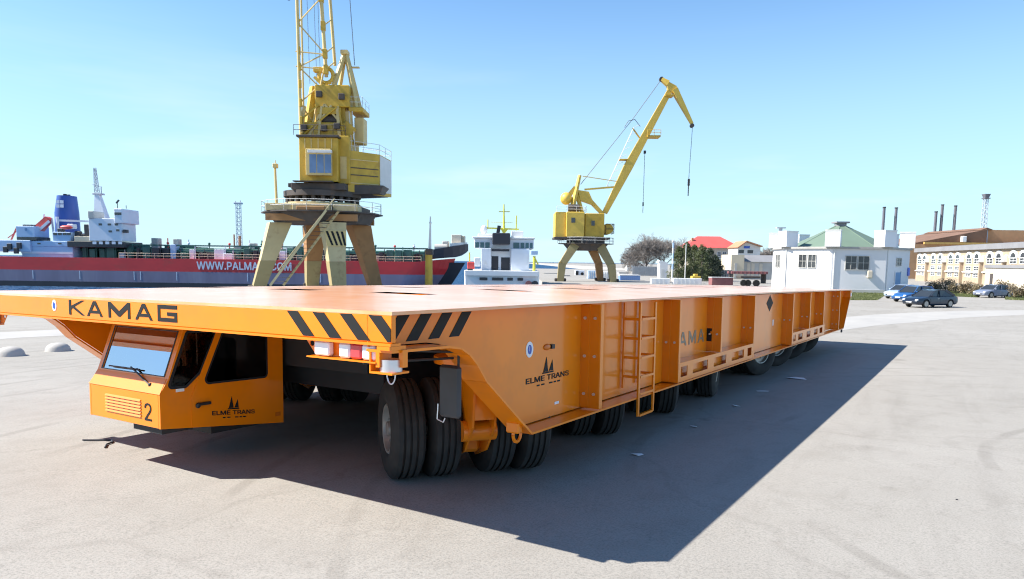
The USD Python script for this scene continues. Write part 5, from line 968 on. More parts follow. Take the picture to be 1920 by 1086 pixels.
part(oh, 'vent', MB().tube((V[6][0] * 0.9, V[6][1] * 0.9, zc + 2.1), (V[6][0] * 0.9, V[6][1] * 0.9, zc + 3.0), 0.25).box(V[6][0] * 0.9 - 0.6, V[6][0] * 0.9 + 0.6, V[6][1] * 0.9 - 0.3, V[6][1] * 0.9 + 0.3, zc + 2.9, zc + 3.05), 'lattice_grey')

# ------------------------------------------------------------------ brick arcade hall on the right
pa, pb = Frame(1718, 178).o[:2], Frame(1975, 118).o[:2]
dirv = _n(pb - pa); LB = np.linalg.norm(pb - pa)
Mh = Gf.Matrix4d(*dirv, 0, 0, -dirv[1], dirv[0], 0, 0, 0, 0, 1, 0, *pa, LEVEL, 1)
def fac(px, py):       # pixel -> (x along the facade, z)
    q = ray(px, py); nrm = np.array([-dirv[1], dirv[0]]); t = ((pa - CAM[:2]) @ nrm) / (q[:2] @ nrm); w = CAM + q * t
    return (w[:2] - pa) @ dirv, w[2] - LEVEL
bh = thing('brick_hall', 'long pale brick hall with arched windows and pilasters, far right', 'building', Mh)
HB = fac(1800, 470)[1]; 
part(bh, 'facade', MB().box(0, LB, 0, 14, 0, HB), 'brick_pale')
part(bh, 'eaves', MB().box(-0.5, LB + 0.3, -0.6, 14.5, HB + 0.003, HB + 0.95), 'roof_grey')
part(bh, 'roof', MB().hull([(-0.3, -0.3, HB + 0.953), (LB, -0.3, HB + 0.953), (-0.3, 14, HB + 0.953), (LB, 14, HB + 0.953), (2, 7, HB + 1.6), (LB, 7, HB + 1.6)]), 'roof_grey')
part(bh, 'side_wall', MB().box(-0.35, -0.003, 0.1, 13.9, 0, HB), 'brick_red')
part(bh, 'tall_slot', MB().box(-1.0, -0.36, 0.4, 3.0, 0, HB - 0.05), 'brick_red')
pil = [1740, 1772, 1805, 1842, 1885, 1932]
px0 = fac(1717, 500)[0]
edges = [px0] + [fac(a, 500)[0] for a in pil]
for a in edges[1:]:
    pl_ = part(bh, 'pilaster', MB().box(a - 0.26, a + 0.26, -0.65, -0.003, 0, fac(1800, 492)[1]), 'brick_pale'); part(pl_, 'pilaster_cap', MB().hull([(a - 0.45, -0.9, fac(1800, 492)[1] + 0.003), (a + 0.45, -0.9, fac(1800, 492)[1] + 0.003), (a - 0.45, -0.003, fac(1800, 492)[1] + 0.003), (a + 0.45, -0.003, fac(1800, 492)[1] + 0.003), (a - 0.45, -0.003, fac(1800, 480)[1]), (a + 0.45, -0.003, fac(1800, 480)[1])]), 'bright_white')
zr = [(fac(1800, 520)[1], fac(1800, 511)[1]), (fac(1800, 508)[1], fac(1800, 498)[1]), (fac(1800, 496)[1], fac(1800, 484)[1])]
for i, (a, b) in enumerate(zip(edges[:-1], edges[1:])):
    for u in (0.31, 0.71):
        c = a + (b - a) * u; w = min(1.25, (b - a) * 0.165)
        for j, (z0_, z1_) in enumerate(zr):
            if i == 5 and j < 2: continue
            if i == 4 and u > 0.5 and j == 0: continue
            wn = window(bh, 'window', c - w, c + w, 0, z0_ + 0.1, z1_ - 0.1, 'pane_dark', 'bright_white', 1, 2, t=0.11, depth=0.05)
            if j == 2:
                ar = [(c + w * 1.25 * math.cos(q), z1_ - 0.1 + w * 1.1 * math.sin(q)) for q in np.linspace(0, math.pi, 12)]; ai = [(c + w * 0.8 * math.cos(q), z1_ - 0.1 + w * 0.7 * math.sin(q)) for q in np.linspace(0, math.pi, 12)]
                part(bh, 'arch', MB().ext(Polygon(ar).difference(Polygon(ai)), 0.14, plane_xz(-0.003)), 'bright_white')
                part(bh, 'arch_pane', MB().ext(Polygon(ai), 0.05, plane_xz(-0.003)), 'pane_dark')
    if i < 5:
        part(bh, 'bay_lintel', MB().box(a + 0.45, b - 0.45, -0.30, -0.003, fac(1800, 510.5)[1], fac(1800, 508.6)[1]), 'bright_white')
x_a, x_b = fac(1860, 520)[0], fac(1879, 520)[0]
part(bh, 'gate', MB().box(x_a, x_b, -0.15, -0.003, 0, fac(1870, 509)[1]), 'bright_white')
x_a, x_b = fac(1883, 520)[0], fac(1920, 520)[0]
an_ = part(bh, 'annex', MB().box(x_a, x_b + 9, -3.2, -0.76, 0, fac(1900, 503)[1]), 'plaster'); part(an_, 'annex_roof', MB().box(x_a - 0.2, x_b + 9.2, -3.4, -0.76, fac(1900, 503)[1] + 0.003, fac(1900, 497.5)[1]), 'roof_grey'); part(an_, 'annex_door', MB().box(x_a + 2.0, x_a + 3.1, -3.26, -3.202, 0, 2.3), 'dark_iron')
# bigger brown-roofed hall behind it
F = Frame(1830, 205); X = lambda px, dy=0: F.x(px, dy); Z = lambda py, px=1830, dy=0: F.z(px, py, dy)
b2 = thing('gabled_hall', 'higher hall behind with brown sloping roof and orange brick end wall', 'building', F.mat())
part(b2, 'gable_wall', MB().ext(Polygon([(X(1700), 0), (X(2050), 0), (X(2050), Z(460, 1900)), (X(1848), Z(458, 1848)), (X(1700), Z(458, 1700))]), 0.5, plane_xz(0.5)), 'brick_orange')
part(b2, 'roof', MB().hull([(X(1700), 0.52, Z(458, 1700)), (X(1745), 0.52, Z(456, 1745)), (X(1848), 0.52, Z(430, 1848)), (X(1848), 0.52, Z(456, 1848)), (X(1700), 30, Z(458, 1700)), (X(1745), 30, Z(456, 1745)), (X(1848), 30, Z(430, 1848)), (X(1848), 30, Z(456, 1848))]), 'roof_brown')
part(b2, 'upper_wall', MB().box(X(1855), X(2060), 2, 30, Z(459, 1900), Z(431, 1900)), 'brick_orange')
part(b2, 'wall_edge', MB().box(X(1846), X(1855) - 0.01, 1.8, 30, Z(457, 1850), Z(430, 1850)), 'ship_blue_grey')
part(b2, 'roof_ridge', MB().hull([(X(1838), 1, Z(431, 1840)), (X(1862), 1, Z(431, 1860)), (X(1850), 1, Z(426.5, 1850)), (X(1838), 30, Z(431, 1840)), (X(1862), 30, Z(431, 1860)), (X(1850), 30, Z(426.5, 1850))]), 'roof_brown')
part(b2, 'ochre_trim', MB().box(X(1728), X(2050), -0.6, -0.02, Z(459.5, 1850), Z(455.5, 1850)), 'trim_ochre')
part(b2, 'roof_box', MB().bbox(X(1799), X(1807), -0.4, 1.6, Z(454, 1803), Z(443, 1803), 0.1), 'bright_white')

# ------------------------------------------------------------------ houses in the middle distance
F = Frame(1338, 220); X = lambda px, dy=0: F.x(px, dy); Z = lambda py, px=1338: F.z(px, py)
rh = thing('red_roofed_house', 'two-storey cream house with a red hipped roof behind the green conifers', 'house', F.mat())
part(rh, 'wall', MB().box(X(1290), X(1384), 0, 12, 0, Z(465)), 'plaster')
z0, z1 = Z(465), Z(442)
part(rh, 'roof', MB().hull([(X(1282), -0.8, z0 + 0.01), (X(1390), -0.8, z0 + 0.01), (X(1282), 12.8, z0 + 0.01), (X(1390), 12.8, z0 + 0.01), (X(1315), 6, z1), (X(1358), 6, z1)]), 'roof_red')
for px in (1347, 1357): window(rh, 'window', X(px) - 0.6, X(px) + 0.6, 0, Z(481), Z(472), 'pane_dark', 'bright_white', 1, 2, 0.12)
for px in (1358, 1370): window(rh, 'window', X(px) - 0.6, X(px) + 0.6, 0, Z(496), Z(489), 'pane_dark', 'bright_white', 1, 1, 0.12)
part(rh, 'string_course', MB().box(X(1288), X(1386), -0.3, -0.003, Z(486), Z(484)), 'bright_white')
part(rh, 'chimney', MB().box(X(1300), X(1303), 3, 4, z0, Z(446)), 'brick_red')
F = Frame(1405, 165); X = lambda px, dy=0: F.x(px, dy); Z = lambda py, px=1405: F.z(px, py)
gs = thing('gate_building', 'low cream building with a long grey roof left of the white house', 'building', F.mat())
part(gs, 'wall', MB().box(X(1371), X(1395), 0, 8, 0, Z(478)), 'cream'); part(gs, 'long_wall', MB().box(X(1395) + 0.01, X(1462), 0.5, 8, 0, Z(490)), 'plaster_grey')
part(gs, 'roof', MB().hull([(X(1394), 0.2, Z(491)), (X(1465), 0.2, Z(491)), (X(1394), 8, Z(491)), (X(1465), 8, Z(491)), (X(1397), 3.5, Z(478)), (X(1465), 3.5, Z(478))]), 'roof_grey')
part(gs, 'door', MB().box(X(1377), X(1382), -0.08, -0.003, 0, Z(494)), 'plaster_grey')
for px in (1402, 1410, 1425): part(gs, 'wall_panel', MB().box(X(px), X(px + 6), 0.42, 0.497, 0.6, Z(494)), 'plaster')
F = Frame(1398, 200); X = lambda px, dy=0: F.x(px, dy); Z = lambda py, px=1398: F.z(px, py)
gv = thing('gabled_house', 'pale gabled house with blue sign between the red roof and the white house', 'house', F.mat())
part(gv, 'gable_wall', MB().ext(Polygon([(X(1382), 0), (X(1424), 0), (X(1424), Z(463)), (X(1396), Z(454)), (X(1382), Z(465))]), 9, plane_xz(9)), 'grey_white')
part(gv, 'roof', MB().beam((X(1380), 4, Z(465)), (X(1397), 4, Z(452.5)), 10, 0.3).beam((X(1396), 4, Z(452.5)), (X(1426), 4, Z(462)), 10, 0.3), 'brick_red')
part(gv, 'blue_sign', MB().box(X(1393), X(1404), -0.1, -0.003, Z(466), Z(461.5)), 'blue_print')
for px in (1388, 1405): part(gv, 'window', MB().box(X(px) - 0.7, X(px) + 0.8, -0.08, -0.003, Z(475), Z(469)), 'pane_dark')

# ------------------------------------------------------------------ quay clutter between the cranes and the white house
def clutter(name, lab, cat, px0, px1, py0, py1, d, m, dep=2.4, extra=None, group=None):
    G_ = Frame((px0 + px1) / 2, d); o = thing(name, lab, cat, G_.mat(), group); zt_ = G_.z((px0 + px1) / 2, py0); zb_ = max(0.0, G_.z((px0 + px1) / 2, py1)) if py1 else 0.0
    part(o, 'body', MB().bbox(G_.x(px0), G_.x(px1), 0, dep, zb_, zt_, 0.04), m)
    return o, (lambda q: G_.x(q)), (lambda py: G_.z((px0 + px1) / 2, py)), zb_
o, X, Z, _ = clutter('shipping_container', 'pale blue container standing between the legs of the far crane', 'container', 1103, 1119, 508, 0, 150, 'ship_blue_grey')
for k in range(4): part(o, 'door_bar', MB().tube((X(1105 + 4 * k), -0.05, 0.2), (X(1105 + 4 * k), -0.05, Z(509)), 0.05, n=5), 'grey_white')
o, X, Z, _ = clutter('shipping_container', 'white container behind the right leg of the far crane', 'container', 1128, 1146, 510, 0, 145, 'bright_white')
for k in range(4): part(o, 'door_bar', MB().tube((X(1130 + 4 * k), -0.05, 0.2), (X(1130 + 4 * k), -0.05, Z(511)), 0.05, n=5), 'grey_white')
o, X, Z, _ = clutter('shipping_container', 'long blue container right of the far crane', 'container', 1163, 1201, 517, 0, 140, 'container_blue')
for k in range(9): part(o, 'corrugation', MB().box(X(1164 + 4 * k), X(1166 + 4 * k), -0.06, -0.002, 0.1, Z(518)), 'container_blue')
part(o, 'roof_sheet', MB().box(X(1162.5), X(1201.5), -0.05, 2.45, Z(517) + 0.003, Z(515.5)), 'bright_white')
o, X, Z, _ = clutter('concrete_block', 'long white concrete wall block, the left one behind the deck', 'wall', 1222, 1257, 522, 0, 118, 'bright_white', 1.0)
for k in range(3): part(o, 'joint', MB().box(X(1230 + 8 * k), X(1230.5 + 8 * k), -0.03, -0.002, 0.1, Z(522.5)), 'grey_white')
o, X, Z, _ = clutter('concrete_block', 'long white concrete wall block, the right one under the conifers', 'wall', 1264, 1317, 522, 0, 118, 'bright_white', 1.0)
for k in range(5): part(o, 'joint', MB().box(X(1271 + 8 * k), X(1271.5 + 8 * k), -0.03, -0.002, 0.1, Z(522.5)), 'grey_white')
o, X, Z, _ = clutter('kiosk', 'narrow white kiosk with slanted top left of the conifers', 'kiosk', 1237, 1252, 493, 0, 160, 'bright_white', 2.5)
part(o, 'slanted_top', MB().hull([(X(1235), 0, Z(493) + 0.005), (X(1253), 0, Z(493) + 0.005), (X(1235), 2.5, Z(493) + 0.005), (X(1253), 2.5, Z(493) + 0.005), (X(1236), 0, Z(488)), (X(1236), 2.5, Z(488))]), 'bright_white'); part(o, 'door', MB().box(X(1240), X(1246), -0.05, -0.002, 0, Z(505)), 'grey_white')
o, X, Z, _ = clutter('scrap_container', 'long red brown open container near the grey-roofed building', 'container', 1372, 1441, 509, 514, 130, 'container_red', 2.6)
for k in range(9): part(o, 'rib', MB().box(X(1375 + 7.5 * k), X(1376.5 + 7.5 * k), -0.12, -0.002, Z(514), Z(509)), 'container_red')
part(o, 'support', MB().box(X(1374), X(1376), 0.1, 2.4, 0, Z(514) - 0.01).box(X(1436), X(1438), 0.1, 2.4, 0, Z(514) - 0.01), 'dark_iron')
o, X, Z, _ = clutter('trailer', 'dark flat trailer with black undercarriage in front of the red container', 'trailer', 1390, 1427, 518, 522, 112, 'dark_iron', 2.5)
for px in (1396, 1404, 1420): part(o, 'wheel', MB().tube((X(px), -0.1, 0.5), (X(px), 0.3, 0.5), 0.5, n=16), 'tyre_rubber', smooth=40)
o, X, Z, _ = clutter('red_skip', 'low faded red skip beside the dark trailer', 'skip', 1336, 1376, 521, 0, 116, 'container_red', 2.0)
part(o, 'rim', MB().box(X(1335), X(1377), -0.1, 2.1, Z(521) + 0.003, Z(520)), 'grey_white')
o, X, Z, _ = clutter('yellow_machine', 'small bright yellow machine under the conifers', 'machine', 1299, 1315, 518, 0, 125, 'crane_bright', 1.4)
part(o, 'cab', MB().bbox(X(1303), X(1310), 0.2, 1.2, Z(518) + 0.005, Z(514), 0.05), 'crane_bright'); part(o, 'wheel', MB().tube((X(1302), -0.15, 0.35), (X(1302), 0.1, 0.35), 0.35, n=12).tube((X(1312), -0.15, 0.35), (X(1312), 0.1, 0.35), 0.35, n=12), 'tyre_rubber')
o, X, Z, _ = clutter('white_van', 'white van parked beyond the far crane on the quay', 'van', 1079, 1096, 507, 0, 190, 'ship_white', 2.0)
part(o, 'window', MB().box(X(1080), X(1085), -0.05, -0.002, Z(512), Z(508)), 'pane_dark')
for px in (1082, 1092): part(o, 'wheel', MB().tube((X(px), -0.1, 0.4), (X(px), 0.2, 0.4), 0.4, n=12), 'tyre_rubber')
G_ = Frame(1215, 190); fe = thing('yard_fence', 'long grey panel fence in front of the bare tree', 'fence', G_.mat())
for k in range(14):
    xa = G_.x(1186 + 4.2 * k); part(fe, 'panel', MB().box(xa, xa + 0.5, 0, 0.08, 0.1, G_.z(1215, 500)), 'fence_grey'); part(fe, 'post', MB().box(xa + 0.505, xa + 0.58, -0.05, 0.13, 0, G_.z(1215, 499)), 'fence_grey')
G_ = Frame(1330, 150); fe = thing('yard_fence', 'dark grey fence under the conifers and the red-roofed house', 'fence', G_.mat())
for k in range(22):
    xa = G_.x(1268 + 4.8 * k); part(fe, 'panel', MB().box(xa, xa + 0.46, 0, 0.08, 0.1, G_.z(1330, 506)), 'roof_grey'); part(fe, 'post', MB().box(xa + 0.465, xa + 0.52, -0.05, 0.13, 0, G_.z(1330, 505)), 'fence_grey')
G_ = Frame(1261, 140); sp = thing('signal_post', 'slim white and blue striped post left of the conifers', 'post', G_.mat())
for k in range(6): z0 = G_.z(1261, 515 - 10 * k); part(sp, 'band', MB().tube((0, 0, max(0, z0) if k else 0), (0, 0, G_.z(1261, 505 - 10 * k) - 0.004), 0.17, n=10), ('grey_white', 'ship_blue_grey')[k % 2])
part(sp, 'lamp', MB().bbox(-0.25, 0.25, -0.25, 0.25, G_.z(1261, 455), G_.z(1261, 451), 0.04), 'grey_white')
G_ = Frame(1285, 128); fp = thing('flag_pole', 'thin pale pole in front of the conifers', 'pole', G_.mat()); part(fp, 'shaft', MB().tube((0, 0, 0), (0, 0, G_.z(1285, 457)), 0.09, 0.06, n=8), 'grey_white'); part(fp, 'foot', MB().tube((0, 0, 0), (0, 0, 0.3), 0.25, n=10), 'concrete')
for px, py0, d, lab, w in ((1035, 512, 210, 'low pale quay shed beyond the workboat', 14), (1060, 516, 175, 'low grey stack of crates beyond the workboat', 9), (1170, 510, 230, 'small white shed right of the far crane', 9), (1192, 494, 320, 'far pale shed left of the bare tree', 16)):
    G_ = Frame(px, d); sd_ = thing('quay_shed', lab, 'shed', G_.mat()); wv_ = w * d / FOC; zt_ = G_.z(px, py0)
    part(sd_, 'wall', MB().box(-wv_, wv_, 0, 4, 0, zt_ * 0.8), 'plaster_grey' if 'grey' in lab else 'grey_white'); part(sd_, 'roof', MB().hull([(-wv_ - 0.2, -0.2, zt_ * 0.8 + 0.003), (wv_ + 0.2, -0.2, zt_ * 0.8 + 0.003), (-wv_ - 0.2, 4.2, zt_ * 0.8 + 0.003), (wv_ + 0.2, 4.2, zt_ * 0.8 + 0.003), (-wv_, 2, zt_), (wv_, 2, zt_)]), 'roof_grey')

# ------------------------------------------------------------------ trees, bushes, grass
def leaf_cloud(cent, rad, n, size, seed, squash=1.0, shell=0.35):
    r_ = np.random.default_rng(seed); d = r_.normal(size=(n, 3)); d /= np.linalg.norm(d, axis=1)[:, None]
    q = np.asarray(cent) + d * (np.asarray(rad) * (shell + (1 - shell) * r_.random((n, 1)) ** 0.5))
    return q
def leaves(points, size, seed):
    r_ = np.random.default_rng(seed); n = len(points); a = r_.normal(size=(n, 3)); a /= np.linalg.norm(a, axis=1)[:, None]; b = np.cross(a, r_.normal(size=(n, 3))); b /= np.linalg.norm(b, axis=1)[:, None]
    s = size * r_.uniform(0.6, 1.3, (n, 1)); v = np.stack([points - a * s, points + b * s * 0.45, points + a * s, points - b * s * 0.45], 1).reshape(-1, 3)
    i = np.arange(n)[:, None] * 4; return MB().raw(v, np.hstack([i, i + 1, i + 2, i + 3]))
def conifer(px, top, d, halfw, lab, seed, m='conifer_leaf'):
    G_ = Frame(px, d); h = G_.z(px, top); w = halfw * 1.3 * d / FOC
    t_ = thing('conifer_tree', lab, 'tree', G_.mat(), group='conifers beside the yard fence'); r_ = np.random.default_rng(seed)
    part(t_, 'trunk', MB().tube((0, 0, 0), (0, 0, h * 0.9), 0.22, 0.05, n=8), 'bark')
    pts = []
    for k in range(170):
        u = r_.random() ** 0.8; z = 0.3 + u * (h - 0.4); rr = w * (1 - u ** 1.6) ** 0.8 * r_.uniform(0.30, 1.12) + 0.1; a = r_.uniform(0, 6.283)
        c = np.array([rr * math.cos(a), rr * math.sin(a), z]); pts.append(leaf_cloud(c, 0.20 * w * (1.15 - 0.5 * u) + 0.12, 34, 0, seed * 1000 + k, shell=0.1))
    part(t_, 'crown', leaves(np.vstack(pts), 0.13, seed), m)
for i, (px, top, hw, m, lab) in enumerate(((1272, 463, 13, 'conifer_leaf', 'leftmost green conifer beside the striped post'), (1286, 455, 14, 'conifer_leaf', 'tall green conifer behind the thin pale pole'), (1301, 460, 15, 'conifer_leaf', 'broad green conifer in the middle of the clump'), (1316, 459, 14, 'conifer_leaf', 'green conifer right of the middle of the clump, before the red roof'), (1330, 466, 15, 'dark_conifer_leaf', 'darker conifer near the right end of the clump'), (1341, 480, 13, 'dark_conifer_leaf', 'lowest dark conifer at the right end of the clump'))):
    conifer(px, top, 142 + 3 * (i % 3), hw, lab, 11 + i, m)
def bare_tree(px, top, d, spread, lab, seed):
    G_ = Frame(px, d); h = G_.z(px, top); r_ = np.random.default_rng(seed); t_ = thing('bare_tree', lab, 'tree', G_.mat(), group='leafless trees on the quay')
    seg = []
    def grow(p, d, l, r, lev):
        q = p + d * l; seg.append((p, q, r, lev))
        if lev >= 7: return
        for k in range((5 if lev == 0 else int(r_.integers(3, 5)) if lev < 4 else 3)):
            nd = _n(d + r_.normal(size=3) * (0.52 if lev else 0.5) * [spread, spread, 0.8] + [0, 0, 0.12]); grow(p + d * l * (1.0 if k == 0 else r_.uniform(0.6, 1.0)), nd, l * r_.uniform(0.70, 0.90), r * 0.6, lev + 1)
    grow(np.zeros(3), np.array([0, 0, 1.0]), 1.0, 0.075, 0)
    zm = max(b[2] for a, b, c, e in seg); k = h / zm; trunk, crown_ = MB(), MB()
    for a, b, c, e in seg: (trunk if e < 2 else crown_).tube(a * k, b * k, max(c * k, 0.026), max(c * k * 0.7, 0.020), n=6 if e < 3 else 3)
    part(t_, 'trunk', trunk, 'bark'); part(t_, 'crown', crown_, 'twig')
bare_tree(1212, 436, 200, 1.25, 'big leafless tree with grey brown twigs left of the conifers', 5)
bare_tree(1247, 442, 204, 1.2, 'second leafless tree just left of the striped post', 9)
bare_tree(1192, 465, 215, 1.2, 'smaller leafless tree at the left end of the grey fence', 12)
bare_tree(1436, 462, 215, 1.1, 'leafless tree peeping out left of the white house', 15)
def ground_pt(px, py):
    q = ray(px, py); t = 1.0
    for _ in range(60):
        w = CAM + q * t; t += (w[2] - float(ground_z(w[:2]))) / -q[2] * 0.8
    return CAM + q * t
def bush(px, d, w, h, lab, seed, m='brown_leaf'):
    G_ = Frame(px, d); b = thing('bush', lab, 'bush', G_.mat(), group='brown hedge bushes before the brick hall'); r_ = np.random.default_rng(seed)
    st = MB()
    for k in range(14): a = r_.uniform(0, 6.28); st.tube((0.2 * math.cos(a), 0.2 * math.sin(a), 0), (w * 0.7 * math.cos(a), w * 0.5 * math.sin(a), h * 0.8), 0.03, 0.015, n=4)
    part(b, 'stems', st, 'bark')
    pts = np.vstack([leaf_cloud((r_.uniform(-w, w) * 0.7, r_.uniform(-w, w) * 0.4, h * r_.uniform(0.3, 0.75)), (w * 0.38, w * 0.35, h * 0.28), 60, 0, seed * 50 + k, shell=0.1) for k in range(16)]); pts[:, 2] = np.abs(pts[:, 2])
    part(b, 'foliage', leaves(pts, 0.11, seed), m)
for i, px in enumerate((1755, 1776, 1797, 1818, 1839, 1868, 1893, 1914)):
    bush(px, 96 - (px - 1750) * 0.10, 1.25, (1.7, 2.0, 1.5, 1.8, 1.4, 1.5, 2.0, 1.6)[i], ('brown leafy bush at the left end of the hedge', 'tall brown bush behind the dark car roof', 'low brown bush right of the dark car', 'brown bush with tall middle between the cars', 'low brown bush left of the silver car', 'brown bush behind the silver car', 'tall brown bush right of the silver car', 'brown bush at the right edge of the photo')[i], 60 + i)
def grass(polys, n, seed, h=0.16):
    r_ = np.random.default_rng(seed); v = []
    for (pa_, pb_, pc_, pd_) in polys:
        A, B, C, D = (ground_pt(*e) for e in (pa_, pb_, pc_, pd_)); u, w = r_.random((n, 1)), r_.random((n, 1)); q = A * (1 - u) * (1 - w) + B * u * (1 - w) + C * u * w + D * (1 - u) * w; v.append(q)
    q = np.vstack(v); q[:, 2] = ground_z(q[:, :2]) + 0.01; n_ = len(q); a = r_.uniform(0, 6.283, n_); ww = np.stack([np.cos(a), np.sin(a), 0 * a], 1) * 0.035; tip = q + np.stack([r_.normal(size=n_) * 0.06, r_.normal(size=n_) * 0.06, h * r_.uniform(0.5, 1.3, n_)], 1)
    i = np.arange(n_)[:, None] * 3; return MB().raw(np.stack([q - ww, q + ww, tip], 1).reshape(-1, 3), np.hstack([i, i + 1, i + 2]))
GR = [((1590, 563), (1645, 563), (1668, 549), (1596, 549)), ((1786, 556), (1834, 558), (1830, 546), (1770, 546)), ((1884, 562), (1935, 564), (1935, 548), (1890, 548)), ((1834, 547), (1890, 547), (1890, 543), (1834, 543))]
solo('grass', grass(GR, 9000, 4), 'grass_blade', kind='stuff')
gb = MB()
for A in GR:
    q = [ground_pt(*e) for e in A]; gb.raw([[e[0], e[1], float(ground_z(e[:2])) + 0.008] for e in q], [[0, 1, 2, 3]])
mat('turf', (0.16, 0.18, 0.07), 0.95, var=0.25, scale=1.5)
solo('turf', gb, 'turf', kind='structure')
# pale lane and pale slabs on the apron
pb_ = MB()
def lane(top, bot):
    a = [ground_pt(*e) for e in top]; b = [ground_pt(*e) for e in bot]; v = []
    for x_, y_ in zip(a, b):
        for e in (y_, x_): v.append([e[0], e[1], float(ground_z(e[:2])) + 0.004])
    n_ = len(a); return [v, [[2 * i, 2 * i + 2, 2 * i + 3, 2 * i + 1] for i in range(n_ - 1)]]
pb_.raw(*lane([(1560, 597), (1640, 590), (1720, 586), (1800, 583), (1980, 581)], [(1560, 622), (1640, 611), (1720, 604), (1800, 596), (1980, 588)]))
pb_.raw(*lane([(-60, 626), (30, 622), (110, 618), (200, 616)], [(-60, 642), (30, 634), (110, 630), (200, 626)]))
solo('pale_lane', pb_, 'pale_concrete', kind='structure')

